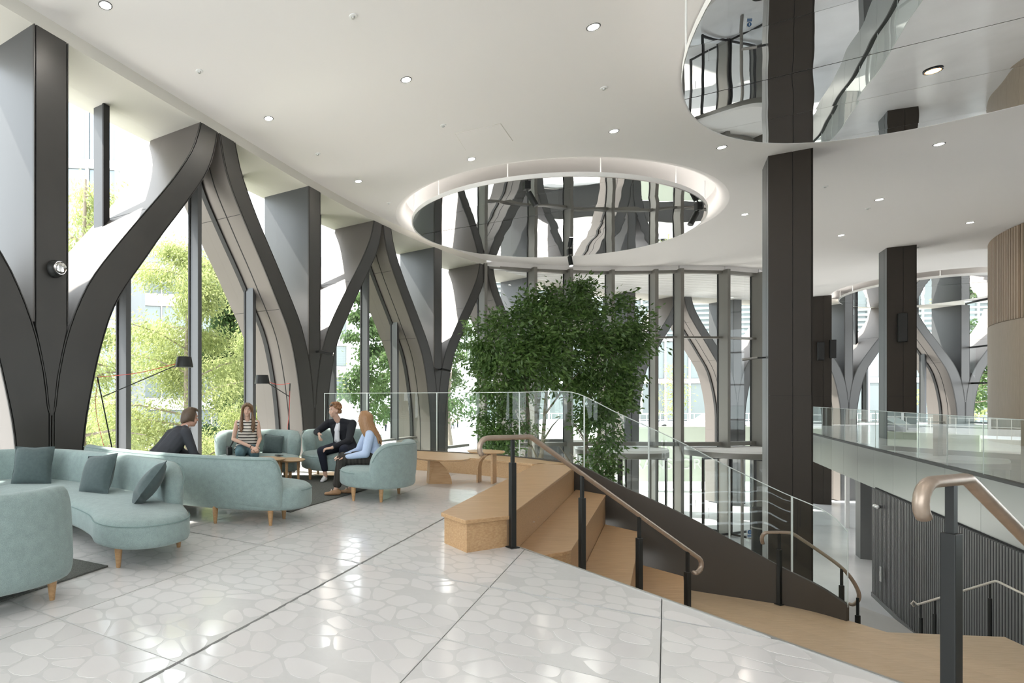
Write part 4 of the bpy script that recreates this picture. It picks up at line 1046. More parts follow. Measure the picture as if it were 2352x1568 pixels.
# ------------------------------------------------------------------ furniture
def path_frames(path):
    out = []
    for i, p in enumerate(path):
        t = (path[min(i + 1, len(path) - 1)] - path[max(i - 1, 0)]).normalized(); out.append((p, t, Vector((-t.y, t.x, 0))))
    return out
def pad(outline, z0, z1, r, name, m, parent, puff=.02, seam=None, avoid=None, near=.2):
    """upholstered slab over a smooth closed outline with rounded top and bottom edges"""
    n = len(outline); P = [Vector((p[0], p[1], 0)) for p in outline]
    ar = sum(P[i].x * P[(i + 1) % n].y - P[(i + 1) % n].x * P[i].y for i in range(n))
    if ar < 0: P.reverse()
    N = []
    for i in range(n):
        t = (P[(i + 1) % n] - P[i - 1]).normalized(); N.append(Vector((t.y, -t.x, 0)))
    rings = []
    for k in range(4): th = PI / 2 * k / 3; rings.append((r * .5 * (1 - math.sin(th)), z0 + r * .5 * (1 - math.cos(th)) if k else z0))
    rings = [(r * .5, z0), (r * .15, z0 + r * .15), (0, z0 + r * .5), (0, z1 - r)]
    for k in range(1, 5): th = PI / 2 * k / 4; rings.append((r * (1 - math.cos(th)), z1 - r + r * math.sin(th)))
    rings += [(r + .06, z1 + puff * .6), (r + .16, z1 + puff)]
    b = MB(); vs = []
    for o, z in rings: vs += [P[i] - N[i] * o + UP * z for i in range(n)]
    m_ = len(rings)
    b.add(vs, [(i * n + k, i * n + (k + 1) % n, (i + 1) * n + (k + 1) % n, (i + 1) * n + k) for i in range(m_ - 1) for k in range(n)] + [tuple(range(n))[::-1], tuple((m_ - 1) * n + k for k in range(n))])
    o = b.build(name, m, parent, smooth=True, angle=60)
    if seam is not None:
        free = [avoid is None or min((P[i] - q).length for q in avoid) > near for i in range(n)]; b = MB(); run = []
        st0 = next((i for i in range(n) if not free[i]), 0)
        for k in range(n + 1):
            i = (st0 + k) % n
            if free[i]: run.append(P[i] - N[i] * .001 + UP * (z1 - r * .55))
            if (not free[i] or k == n) and run:
                if len(run) > 2: b.tube(run, .004, 6)
                run = []
        if b.v: b.build('piping', seam, o, smooth=True)
    return o
def backrest(path, th, z0, z1, parent, rend=(.22, .22), lean=.03, m=None, roll=.07):
    """upholstered curved back along a plan path: rounded section, rounded upper end corners; front is on the left of the path"""
    fr = path_frames(path); n = len(path); L = [0]
    for i in range(1, n): L.append(L[-1] + (path[i] - path[i - 1]).length)
    T = L[-1]; vs = []; SEC = 20; seam = []
    for i, (p, t, nn) in enumerate(fr):
        d0, d1_ = L[i], T - L[i]
        kz = 1.0; kt = 1.0; lift = 0.0
        for d, re in ((d0, rend[0]), (d1_, rend[1])):
            if d < re:
                x = 1 - d / re; kz = min(kz, math.sqrt(max(1 - x * x, 0)) * .62 + .38 if d > 0 else .38)
                xr = max(0, 1 - d / (th * .5)); kt = min(kt, math.sqrt(max(1 - xr * xr, .0004)))
        top = z0 + (z1 - z0) * kz; bot = z0
        hh = th / 2 * kt; rr = min(th * .5, .11)
        for k in range(SEC):
            an = 2 * PI * k / SEC; cx, cz = math.cos(an), math.sin(an)
            ex = abs(cx) ** .55 * (1 if cx > 0 else -1); ez = abs(cz) ** .55 * (1 if cz > 0 else -1)
            zz = (top + bot) / 2 + (top - bot) / 2 * ez; off = hh * ex - lean * (zz - z0) / (z1 - z0)
            vs.append(p + nn * off + UP * zz)
        if kt > .55: seam.append(p - nn * (hh * .93 + lean * (top - z0) / (z1 - z0)) + UP * (top - (top - bot) * .045))
    b = MB(); b.add(vs, [(i * SEC + k, i * SEC + (k + 1) % SEC, (i + 1) * SEC + (k + 1) % SEC, (i + 1) * SEC + k) for i in range(n - 1) for k in range(SEC)] + [tuple(range(SEC))[::-1], tuple((n - 1) * SEC + k for k in range(SEC))])
    o = b.build('backrest', m or M['fab'], parent, smooth=True, angle=80)
    b = MB(); b.tube(seam, .0042, 6); b.build('piping', M['pipe'], o, smooth=True)
    return o
def leg(p, parent, z1=.19, r0=.034, r1=.019):
    b = MB(); b.lathe([(r1 * .9, 0), (r1, .01), (lerp(r1, r0, .75), z1 * .6), (r0, z1)], 14, (p[0], p[1], 0)); b.build('leg', M['leg'], parent, smooth=True, angle=50)
def dense(path, n=10): return catmull([Vector((p[0], p[1], 0)) for p in path], n)
def sofa(label, back, front, legs, zs=(.165, .43, .79), th=.2, rend=(.25, .25), lean=.03, flip=False, group='teal lounge seating', name='curved_sofa', cat='sofa', n=8, zb=None, rot=None):
    c = sum((Vector((p[0], p[1], 0)) for p in front), Vector()) / len(front)
    t = thing(name, label, cat, c, group)
    out = catmull([Vector((p[0], p[1], 0)) for p in front], n, closed=True)
    bp = dense(back, 10)
    pad(out, zs[0], zs[1], .075, 'seat', M['fab'], t, seam=M['pipe'], avoid=bp, near=th * 1.0)
    # finer rings near the ends so that the upper corners round off
    fine = []
    for i in range(len(bp) - 1):
        k = 6 if i < 3 or i > len(bp) - 5 else 1
        for j in range(k): fine.append(lerp(bp[i], bp[i + 1], j / k))
    fine.append(bp[-1])
    backrest(fine, th, zb if zb is not None else zs[0] + .02, zs[2], t, rend, lean)
    for p in legs: leg(p, t, zs[0] + .03)
    return t
# sofa with three cushions: back curves along the facade, round end to the right
SB1 = [(-4.15, 5.55), (-4.0, 6.25), (-3.5, 6.75), (-2.9, 6.78), (-2.3, 6.42), (-1.75, 5.98), (-1.34, 5.55), (-1.13, 5.20)]
s1 = sofa('long curved teal sofa with three slate cushions, in front of the first arched column', SB1[::-1],
     [(-1.03, 5.22), (-1.22, 5.62), (-1.7, 6.10), (-2.35, 6.56), (-2.95, 6.90), (-3.6, 6.88), (-4.15, 6.4), (-4.3, 5.5), (-4.0, 5.0), (-3.55, 5.2), (-3.2, 5.6), (-2.7, 5.62), (-2.2, 5.35), (-1.85, 4.95), (-1.66, 4.62), (-1.40, 4.46), (-1.12, 4.52), (-.93, 4.80)],
     [(-1.466, 4.60), (-1.10, 5.22), (-2.3, 6.3), (-3.6, 6.6), (-3.9, 5.3)], zs=(.175, .405, .775), th=.19, rend=(.26, .26))
# near sofa, its back towards us at the left edge
SB2 = [(-1.66, 4.02), (-1.70, 3.80), (-1.86, 3.58), (-2.2, 3.32), (-2.7, 3.1), (-3.3, 3.05), (-3.9, 3.2)]
sofa('teal sofa at the lower corner, seen from behind, cut by the frame edge', SB2,
     [(-1.70, 3.98), (-1.72, 3.80), (-1.92, 3.58), (-2.2, 3.38), (-2.8, 3.16), (-3.5, 3.1), (-4.1, 3.3), (-4.2, 3.8), (-3.7, 4.0), (-3.0, 3.9), (-2.6, 4.05), (-2.3, 4.15), (-2.0, 4.15), (-1.78, 4.1)],
     [(-1.69, 3.86), (-2.6, 3.25), (-3.9, 3.4), (-2.0, 4.3)], zs=(.15, .405, .78), th=.22, rend=(.07, .26), zb=.14)
# middle sofa, back towards us, the man in the suit sits on it
SB3 = [(-2.86, 7.95), (-2.82, 7.72), (-2.55, 7.42), (-2.0, 6.92), (-1.4, 6.50), (-.85, 6.24), (-.42, 6.10), (-.14, 6.08)]
sofa('long teal sofa seen from behind, with the man in the charcoal suit on it', SB3[::-1][::-1],
     [(-2.98, 8.0), (-2.9, 7.66), (-2.6, 7.34), (-2.05, 6.84), (-1.42, 6.42), (-.85, 6.15), (-.35, 6.03), (.0, 6.10), (.18, 6.38), (.10, 6.72), (-.25, 6.95), (-.9, 7.05), (-1.5, 7.4), (-2.0, 7.85), (-2.4, 8.3), (-2.8, 8.35)],
     [(-.90, 6.21), (-.28, 6.10), (-.14, 6.45), (-2.0, 7.1), (-2.7, 7.9), (-1.6, 7.3)], zs=(.17, .42, .755), th=.18, rend=(.22, .14))
# loveseat of the woman
SB4 = [(-1.30, 9.52), (-1.22, 9.80), (-.95, 9.98), (-.6, 10.04), (-.27, 9.96), (-.07, 9.76), (-.04, 9.52)]
sofa('teal loveseat facing us with the woman in the striped blouse on it', SB4[::-1],
     [(-1.36, 9.6), (-1.22, 9.95), (-.62, 10.15), (-.04, 9.93), (.07, 9.52), (-.02, 9.2), (-.35, 9.08), (-.62, 9.06), (-.9, 9.08), (-1.25, 9.2)],
     [(-1.1, 9.25), (-.1, 9.25), (-1.0, 9.85), (-.2, 9.85)], zs=(.18, .42, .83), th=.24, rend=(.34, .34), zb=.36)
# loveseat of the man in black
SB5 = [(.22, 10.02), (.30, 10.30), (.62, 10.50), (1.0, 10.48), (1.32, 10.28), (1.46, 9.98)]
sofa('teal loveseat under the man in the black jacket', SB5[::-1],
     [(.12, 9.70), (.14, 10.15), (.5, 10.55), (1.0, 10.62), (1.45, 10.35), (1.52, 9.85), (1.2, 9.45), (.75, 9.25), (.35, 9.33)],
     [(.24, 9.47), (1.15, 9.55), (.4, 10.2), (1.3, 10.2)], zs=(.17, .44, .82), th=.24, rend=(.34, .34), zb=.36)
# lounge chair of the woman in blue, its back towards us
SB6 = [(.97, 7.40), (1.25, 7.46), (1.52, 7.72), (1.62, 8.08), (1.55, 8.42)]
sofa('round-backed teal lounge chair seen from behind, with the woman in the pale blue shirt', SB6,
     [(.72, 7.55), (1.02, 7.34), (1.34, 7.40), (1.60, 7.66), (1.72, 8.08), (1.62, 8.45), (1.30, 8.62), (.95, 8.55), (.70, 8.25), (.62, 7.88)],
     [(.78, 7.56), (1.14, 7.47), (1.50, 8.14), (.85, 8.3)], zs=(.185, .42, .80), th=.20, rend=(.30, .30), name='lounge_chair', cat='chair')
def cushion(c, x, y, size, label, th=.09):
    """x = unit vector along the width, y = unit vector up the cushion"""
    t = thing('cushion', label, 'cushion', c, 'slate grey cushions'); x = Vector(x).normalized(); y = Vector(y).normalized(); z = x.cross(y)
    n = 14; vs = []; fs = []
    for sgn in (1, -1):
        for i in range(n + 1):
            for j in range(n + 1):
                a, d = 2 * i / n - 1, 2 * j / n - 1
                e = (1 - a * a) * (1 - d * d); pin = 1 - .07 * (1 - abs(a * d)) * (abs(a) ** 4 + abs(d) ** 4) / 1.0
                w = math.sin(a * 7 + d * 5) * .004 * (1 - e)
                vs.append(Vector(c) + x * (a * size / 2 * pin) + y * (d * size / 2 * pin) + z * (sgn * (th * e ** .42) + w))
    N = (n + 1) ** 2
    for s in range(2):
        for i in range(n):
            for j in range(n):
                f = [s * N + i * (n + 1) + j, s * N + (i + 1) * (n + 1) + j, s * N + (i + 1) * (n + 1) + j + 1, s * N + i * (n + 1) + j + 1]; fs.append(f if s == 0 else f[::-1])
    b = MB(); b.add(vs, fs); b.build('cover', M['cush'], t, smooth=True, angle=180)
    b = MB(); pts = []
    for k in range(4 * n):
        s, r_ = divmod(k, n); u = 2 * r_ / n - 1
        a, d = ((u, -1), (1, u), (-u, 1), (-1, -u))[s]; pin = 1 - .07 * (1 - abs(a * d)) * (abs(a) ** 4 + abs(d) ** 4)
        pts.append(Vector(c) + x * (a * size / 2 * pin) + y * (d * size / 2 * pin))
    b.tube(pts + pts[:1], .005, 6, caps=False); b.build('seam', M['cush'], t, smooth=True)
    return t
cushion((-3.02, 6.40, .62), (1, .02, .0), (-.05, .35, .94), .45, 'slate cushion leaning on the sofa back, leftmost of its three')
cushion((-2.07, 5.82, .60), (.85, -.45, .12), (.10, .42, .90), .43, 'slate cushion tilted against the middle of the curved sofa back')
cushion((-1.36, 5.16, .60), (.42, -.80, .42), (.45, .62, .70), .40, 'slate cushion standing on its corner at the round end of the sofa')
cushion((-.40, 9.72, .58), (.9, -.1, -.1), (.1, .3, .9), .34, 'slate cushion on the loveseat beside the woman in the striped blouse')
# rugs
def rug(poly, label):
    o = MB(); out = [(p[0], p[1]) for p in poly]; o.prism(out, .001, .014); r_ = o.build('rug', M['rug'], None, loc=(poly[0][0], poly[0][1], 0)); tag(r_, label, 'rug'); return r_
ra = [fl(640, 1172), fl(668, 1177), fl(700, 1166), fl(850, 1122)]
rug([(ra[0].x, ra[0].y), (ra[1].x, ra[1].y), (ra[2].x, ra[2].y), (ra[3].x, ra[3].y), (1.55, 9.1), (1.2, 9.9), (-.2, 10.0), (-1.6, 9.6), (-2.2, 9.2), (-1.6, 8.0), (-.9, 7.1)], 'dark grey green wool rug under the seated group')
rb = [fl(248, 1302), fl(155, 1283)]
rug([(rb[0].x, rb[0].y), (rb[1].x, rb[1].y), (-3.2, 5.55), (-4.4, 5.0), (-4.4, 3.6), (fl(0, 1384).x - .9, 3.05), (fl(0, 1384).x, fl(0, 1384).y)], 'dark woven rug between the two near sofas')
# tables
def round_table(c, r, h, label, legkind, lz=0.0):
    t = thing('side_table', label, 'table', (c[0], c[1], lz))
    b = MB(); b.lathe([(r - .03, h - .028), (r - .004, h - .012), (r, h - .004), (r - .004, h), (.001, h)], 40, (c[0], c[1], lz)); b.build('table_top', M['oakp'], t, smooth=True, angle=35)
    b = MB(); b.lathe([(.05, h - .05), (.05, h - .027)], 16, (c[0], c[1], lz)); b.build('top_plate', M['black'], t)
    return t
t = round_table((2.38, 9.12), .455, .43, 'low round oak table with a quarter-curved plywood leg beside the bench', 0)
b = MB(); n = 14; prof = []
for k in range(n + 1):
    a = PI / 2 * k / n; prof.append((-.21 + .16 + .20 * math.cos(a) * 1.0, .40 * math.sin(a)))
L0 = [(-.19, 0)] + [(lerp(.19, -.06, (z / .40) ** 2.0), z) for z in [.40 * k / n for k in range(n + 1)]] + [(-.165, .40)]
c0 = Vector((2.34, 9.12, 0)); xx = Vector((1, .05, 0)).normalized(); yy = Vector((-.05, 1, 0))
vs = []
for o in (-.07, .07):
    for x, z in L0: vs.append(c0 + xx * x + yy * (o + .03 * math.cos(x * 9)) + UP * z)
m = len(L0); b.add(vs, [tuple(range(m))[::-1], tuple(range(m, 2 * m))] + [(k, (k + 1) % m, m + (k + 1) % m, m + k) for k in range(m)])
b.build('leg_panel', M['oakp'], t)
t = round_table((3.14, 9.22), .30, .52, 'taller small round oak stool table with a bent plywood leg, behind the first handrail', 1)
b = MB(); c0 = Vector((3.16, 9.2, 0)); d = Vector((.83, -.55, 0)); w = Vector((.55, .83, 0)); prof = [(-.15, 0), (-.15, .26), (-.13, .36), (-.07, .44), (.03, .485), (.03, .49)]
pin = [(-.125, 0), (-.125, .25), (-.105, .34), (-.05, .415), (.03, .46), (.03, .46)]
vs = []
for o in (-.11, .11): vs += [c0 + d * x + w * o + UP * z for x, z in prof] + [c0 + d * x + w * o + UP * z for x, z in pin]
m = 6
for k in range(5): b.add([vs[i] for i in (k, k + 1, 12 + k + 1, 12 + k)], [(0, 1, 2, 3)]); b.add([vs[i] for i in (6 + k, 18 + k, 18 + k + 1, 6 + k + 1)], [(0, 1, 2, 3)]); b.add([vs[i] for i in (k, 6 + k, 7 + k, k + 1)], [(0, 1, 2, 3)]); b.add([vs[i] for i in (12 + k, 13 + k, 19 + k, 18 + k)], [(0, 1, 2, 3)])
b.build('bent_leg', M['oakp'], t, smooth=True, angle=50)
b = MB(); b.box(c0 + d * .10 + UP * .245, (.03, .26, .49), Matrix((d, w, UP)).transposed().to_3x3()); b.build('leg_panel', M['oakp'], t)
for c, r, h, lab in [((-.12, 8.95), .27, .415, 'round oak coffee table in front of the woman in the striped blouse'), ((-.42, 9.02 - .35), .26, .46, 'second round oak coffee table mostly hidden by the long sofa back')]:
    t = round_table(c, r, h, lab, 2)
    for k in range(3):
        an = k * 2.094 + .35; b = MB(); b.lathe([(.018, .014), (.026, h - .03)], 12, (c[0] + r * .62 * math.cos(an), c[1] + r * .62 * math.sin(an), 0)); b.build('leg', M['leg'], t, smooth=True)
# phone on the loveseat edge
pz = Vector((-.28, 9.2, .452)); tag(MB().box(pz, (.075, .14, .009), Matrix.Rotation(.7, 3, 'Z')).build('phone', M['black'], None, loc=pz, bevel=.003), 'black phone lying on the loveseat beside the striped blouse woman', 'phone')
# floor lamps with a tilted pole, an arm and a red flex
def floor_lamp(pb, pt, pj, ps, label, r=.14, h=.16):
    t = thing('floor_lamp', label, 'lamp', pb); pb, pt, pj, ps = map(Vector, (pb, pt, pj, ps))
    b = MB(); b.tube([pb, pt], .011, 8); b.build('pole', M['black'], t, smooth=True)
    b = MB(); b.lathe([(.15, .0), (.15, .012), (.02, .018), (.02, .05)], 28, pb); b.build('base', M['black'], t, smooth=True, angle=40)
    e = ps - (ps - pj).normalized() * r * .8
    b = MB(); b.tube([pj, e], .008, 8); b.build('arm', M['black'], t, smooth=True)
    b = MB(); b.lathe([(r, -h / 2), (r * .80, h / 2 - .01), (r * .76, h / 2), (.02, h / 2)], 32, ps); b.build('shade', M['black'], t, smooth=True, angle=40)
    b = MB(); b.lathe([(r * .97, -h / 2 + .004), (.001, -h / 2 + .03)], 32, ps); b.build('diffuser', M['white'], t, smooth=True)
    mid = lerp(pt, e, .5) - UP * .03
    b = MB(); b.tube(catmull([pt, mid, e + UP * .02], 6), .0055, 6); b.tube(catmull([pt, pt + Vector((-.02, .02, -.6)), pb + Vector((-.1, .05, .05))], 6), .0045, 6); b.build('flex', M['red'], t, smooth=True)
floor_lamp(fl(276, 1121), at(224, 866, 8.6), at(236, 911, 8.6), at(423, 831, 8.6), 'black floor lamp with a long arm and red flex, left of the suited man')
floor_lamp((-.17, 10.5, 0), at(666, 880, 10.4), at(664, 910, 10.4), at(602, 871, 10.4), 'black floor lamp with red flex behind the striped blouse woman', r=.145)

# ------------------------------------------------------------------ the indoor tree
def leaf_mesh(pts, size, aspect, rnd, droop=.3, bend=True):
    vs = []; fs = []
    for p, d in pts:
        s = size * rnd.uniform(.7, 1.25)
        d = (d + Vector((rnd.uniform(-.8, .8), rnd.uniform(-.8, .8), rnd.uniform(-.9, .4)))).normalized()
        x = d.cross(Vector((rnd.uniform(-1, 1), rnd.uniform(-1, 1), rnd.uniform(.2, 1)))); 
        if x.length < .05: continue
        x.normalize(); n = x.cross(d); k = len(vs); w = s * aspect
        vs += [p, p + d * s * .45 + x * w - n * s * .05, p + d * s * .95 - n * s * .16 * droop, p + d * s * .45 - x * w - n * s * .05]
        fs += [(k, k + 1, k + 2), (k, k + 2, k + 3)]
    b = MB(); b.v = vs; b.f = [list(f) for f in fs]; b.m = [0] * len(fs); return b
TR = Random = random.Random(3)
TC = Vector((7.05, 14.7, 0))
t = thing('indoor_tree', 'large leafy indoor fig tree rising from the lobby beneath the mirrored disc', 'tree', TC + UP * ZG)
pl = thing('tree_planter', 'round dark planter holding the indoor tree on the lobby floor', 'planter', TC + UP * ZG)
b = MB(); b.lathe([(1.2, ZG), (1.35, ZG + .75), (1.25, ZG + .75), (1.22, ZG + .6)], 36, TC); b.build('tub', M['skirt'], pl, smooth=True, angle=40)
b = MB(); b.lathe([(1.26, ZG + .62), (.001, ZG + .68)], 30, TC); b.build('soil', M['soil'], pl)
stems = [(Vector((6.4, 14.6, 0)), .3), (Vector((7.55, 14.7, 0)), .4), (Vector((6.0, 14.2, 0)), -.2), (Vector((8.0, 15.0, 0)), .6)]
# crown blobs: (u, v, depth, radius in m) read off the photograph's outline
BL = [(1150, 790, 14.2, .75), (1220, 760, 14.6, .85), (1300, 720, 14.9, .85), (1380, 730, 15.0, .75), (1420, 770, 14.9, .7), (1330, 800, 14.6, 1.05), (1240, 830, 14.3, .95), (1150, 850, 14.0, .75), (1120, 880, 14.1, .5), (1400, 850, 14.6, .8), (1380, 910, 14.3, .7), (1440, 800, 15.2, .55), (1455, 840, 15.1, .4), (1200, 900, 14.5, .55), (1350, 690, 15.1, .5), (1280, 690, 15.0, .5),
      (1130, 970, 13.9, .45), (1180, 980, 14.0, .55), (1120, 1010, 13.9, .35), (1390, 960, 14.2, .55), (1395, 1010, 14.2, .35), (1390, 1060, 14.0, .3), (1110, 770, 14.1, .35), (1470, 780, 15.0, .3), (1150, 1040, 14.0, .3), (1340, 665, 15.1, .22), (1215, 700, 14.8, .3), (1375, 1100, 14.0, .3)]
lp = []
for u, v, y, r in BL:
    c = at(u, v, y); n = int(3000 * r * r + 110)
    ncl = max(4, int(16 * r * r)); cl_ = []
    for _ in range(ncl):
        d = Vector((TR.gauss(0, 1), TR.gauss(0, 1), TR.gauss(0, 1))).normalized(); cl_.append((c + d * r * TR.uniform(.55, 1.02), d))
    for _ in range(n):
        q, d = TR.choice(cl_); o = Vector((TR.gauss(0, 1), TR.gauss(0, 1), TR.gauss(0, .8))) * (.10 + r * .13)
        lp.append((q + o, (d * .5 + Vector((0, 0, -.15)) + o)))
fo = leaf_mesh(lp, .14, .19, TR).build('foliage', M['leaf'], t); fo['kind'] = 'stuff'
for p, l in stems:
    b = MB(); base = TC + (p - TC) * .35 + UP * (ZG + .6); pts = [base, base + (p - base) * .3 + UP * 1.3, Vector((p.x, p.y, -.9)), Vector((p.x + l * .3, p.y, .6)), Vector((p.x + l * .9, p.y + .1, 2.4)), Vector((p.x + l * 1.3, p.y + .1, 3.4))]
    b.tube(catmull(pts, 5), [lerp(.085, .02, k / 25) for k in range(26)], 9); tk = b.build('trunk', M['bark'], t, smooth=True)
    for k in range(7):
        q = catmull(pts, 5)[8 + k * 2]; e = q + Vector((TR.uniform(-1, 1), TR.uniform(-.8, .8), TR.uniform(.5, 1.1))); b = MB(); b.tube([q, lerp(q, e, .5) + UP * .06, e], [.028, .018, .006], 6); b.build('branch', M['bark'], tk, smooth=True)

# ------------------------------------------------------------------ people
def fuse(b, name, m, parent, voxel=.0075, it=4, fac=.5, post=None):
    """weld overlapping closed limbs into one continuous surface"""
    org = Vector(parent.get('_org', (0, 0, 0)))
    me = bpy.data.meshes.new('tmp'); me.from_pydata([tuple(p - org) for p in b.v], [], b.f)
    o = bpy.data.objects.new('tmp', me); COL.objects.link(o)
    r = o.modifiers.new('r', 'REMESH'); r.mode = 'VOXEL'; r.voxel_size = voxel; r.adaptivity = 0
    s = o.modifiers.new('s', 'SMOOTH'); s.factor = fac; s.iterations = it
    dg = bpy.context.evaluated_depsgraph_get(); ev = o.evaluated_get(dg)
    nm = bpy.data.meshes.new_from_object(ev, depsgraph=dg); nm.name = name
    bpy.data.objects.remove(o); bpy.data.meshes.remove(me)
    if post:
        for v in nm.vertices: v.co = post(v.co + org) - org
    nm.materials.clear(); nm.materials.append(m)
    nm.polygons.foreach_set('use_smooth', [True] * len(nm.polygons)); nm.update()
    q = bpy.data.objects.new(name, nm); COL.objects.link(q); q.parent = parent; q['_org'] = tuple(org); return q
def hand(b, w, d, n, side, curl=.5, sc=1.0, spread=.0):
    """palm, four fingers of unequal length bent at two knuckles, thumb from the side near the wrist"""
    d = d.normalized(); n = (n - d * n.dot(d)).normalized(); s = d.cross(n).normalized() * side
    for o in (-.026, -.009, .009, .026): b.cap(w + d * .012 * sc + s * o * .7 * sc, .015 * sc, w + d * .085 * sc + s * o * sc, .0125 * sc, 8)
    for o, l in ((.030, .066), (.010, .078), (-.010, .073), (-.029, .056)):
        p = w + d * .09 * sc + s * o * sc; d1 = (d * math.cos(curl * .6) + n * math.sin(curl * .6) + s * o * spread * 8).normalized(); d2 = (d * math.cos(curl * 1.7) + n * math.sin(curl * 1.7) + s * o * spread * 8).normalized()
        k = p + d1 * l * .5 * sc; b.cap(p, .0095 * sc, k, .0088 * sc, 8); b.cap(k, .0088 * sc, k + d2 * l * .5 * sc, .0072 * sc, 8)
    p = w + d * .028 * sc + s * .026 * sc; k = p + (d * .6 + s * .75 + n * .25).normalized() * .042 * sc
    b.cap(p, .013 * sc, k, .0105 * sc, 8); b.cap(k, .0105 * sc, k + (d * .9 + s * .25 + n * .35).normalized() * .034 * sc, .008 * sc, 8)
def head(b, c, f, u, sc=1.0, fem=False):
    f = f.normalized(); u = (u - f * u.dot(f)).normalized(); r = f.cross(u); rot = Matrix((r, f, u)).transposed().to_3x3()
    P = lambda x, y, z: c + (r * x + f * y + u * z) * sc
    b.ell(P(0, -.012, .022), .074 * sc, .096 * sc, .092 * sc, 16, 10, rot)
    b.ell(P(0, .028, -.035), .058 * sc, .062 * sc, .078 * sc, 14, 9, rot)
    b.ell(P(0, .052, -.088), .026 * sc, .026 * sc, .022 * sc, 10, 7, rot)                    # chin
    b.cap(P(0, .080, .018), .008 * sc, P(0, .1005, -.022), .0105 * sc, 8)                       # nose
    b.cap(P(-.032, .078, .036), .010 * sc, P(.032, .078, .036), .010 * sc, 8)                 # brow
    b.cap(P(-.014, .081, -.054), .0085 * sc, P(.014, .081, -.054), .0085 * sc, 8)             # mouth
    for s in (-1, 1):
        b.ell(P(s * .072, -.008, -.008), .010 * sc, .020 * sc, .032 * sc, 10, 7, rot)        # ears
        b.ell(P(s * .040, .062, -.030), .020 * sc, .022 * sc, .024 * sc, 10, 7, rot)        # cheeks
    return P, rot, r, f, u
def face(P, parent, sc=1.0):
    for s in (-1, 1):
        b = MB(); b.ell(P(s * .030, .0765, .012), .0115 * sc, .0085 * sc, .0055 * sc, 10, 7); b.build('eye', M['eyew'], parent, smooth=True, angle=180)
        b = MB(); b.ell(P(s * .030, .0828, .0125), .0056 * sc, .0035 * sc, .0054 * sc, 8, 6); b.build('iris', M['eye'], parent, smooth=True, angle=180)
        b = MB(); b.tube([P(s * .015, .087, .029), P(s * .030, .087, .033), P(s * .048, .075, .029)], [.0025, .0032, .0015], 6); b.build('eyebrow', M['hairs'], parent, smooth=True)
    b = MB(); b.tube([P(-.023, .084, -.054), P(-.008, .0905, -.051), P(.008, .0905, -.051), P(.023, .084, -.054)], [.002, .0045, .0045, .002], 6); b.build('lips', M['lip'], parent, smooth=True)
def strands(b, pts_list, r0, r1, n=7):
    for pts in pts_list:
        q = catmull(pts, 4); m = len(q); b.tube(q, [lerp(r0, r1, k / (m - 1)) for k in range(m)], n)
def frame(hip, ang):
    f = Vector((math.cos(ang), math.sin(ang), 0)); r = f.cross(UP)
    return (lambda x, y, z: hip + f * x + r * y + UP * z), f, r
def shoe(b, heel, d, sc=1.0, h=.0):
    d = Vector((d.x, d.y, 0)).normalized(); s = Vector((-d.y, d.x, 0))
    b.cap(heel + UP * .035 * sc, .036 * sc, heel + d * .10 * sc + UP * .036 * sc, .039 * sc, 12); b.cap(heel + d * .08 * sc + UP * .03 * sc, .038 * sc, heel + d * .19 * sc + UP * .022 * sc, .030 * sc, 12, (UP, .75))
    b.cap(heel + d * .0 + UP * .05 * sc, .036 * sc, heel + d * .04 * sc + UP * .065 * sc, .036 * sc, 10)
def top_garment(b, hipc, chest, neck, shl, shr, f, wide=1.0, waist=.135):
    r = (shr - shl).normalized(); up = (neck - hipc).normalized()
    for s in (-1, 1):
        b.cap(hipc + r * s * .075 * wide, waist, lerp(hipc, chest, .55) + r * s * .055 * wide, waist * .86, 14, (f, .78))
        b.cap(lerp(hipc, chest, .5) + r * s * .055 * wide, waist * .86, chest + r * s * .075 * wide, .122 * wide, 14, (f, .80))
    b.cap(chest, .125, lerp(chest, neck, .8), .062, 12)
    b.cap(lerp(shl, chest, .15), .066, lerp(shr, chest, .15), .066, 12)
    b.cap(lerp(neck, shl, .25), .055, shl, .064, 12); b.cap(lerp(neck, shr, .25), .055, shr, .064, 12)

# --- woman in the striped blouse: faces us, hands folded on her knee
hip = Vector((-.84, 9.55, .50)); t = thing('person', 'seated woman in a sleeveless black and cream striped blouse, hands clasped on her knee', 'person', (hip.x, hip.y, .42))
L, f, r = frame(hip, math.radians(-82))
chest = L(.06, -.01, .36); neck = L(.075, 0, .53); hc = L(.10, 0, .69); shl, shr = L(.05, -.17, .475), L(.05, .17, .475)
hdl, hdr = Vector((-.655, 9.17, .565)), Vector((-.70, 9.14, .575))
b = MB(); P, rot, hr, hf, hu = head(b, hc, Vector((.05, -1, -.05)), UP, .98)
b.cap(L(.07, 0, .46), .052, hc - UP * .06, .050, 12)
b.cap(hip + UP * .02, .10, chest, .088, 14, (f, .7)); b.cap(shl, .045, shr, .045, 10)
el, er = L(.10, -.215, .20), L(.10, .235, .20)
for sh, e, h, sd in ((shl, el, hdl, -1), (shr, er, hdr, 1)):
    b.cap(sh, .046, e, .036, 12); b.cap(e, .036, h, .025, 12)
hand(b, hdl, Vector((-.35, -.9, -.25)), Vector((-.5, .1, -.9)), -1, 1.0); hand(b, hdr, Vector((.5, -.85, -.2)), Vector((.4, .2, -.9)), 1, 1.0)
for s in (-1, 1): b.cap(L(.42, s * .09, -.1), .05, L(.40, s * .07, -.40), .034, 10); b.cap(L(.40, s * .07, -.41), .034, L(.42, s * .07, -.44), .036, 8)
body = fuse(b, 'body', M['skin'], t, .0062, 3); face(P, t, .98)
b = MB(); top_garment(b, hip + UP * .03, chest, lerp(neck, chest, .12), lerp(shl, chest, .18), lerp(shr, chest, .18), f, .84, .135)
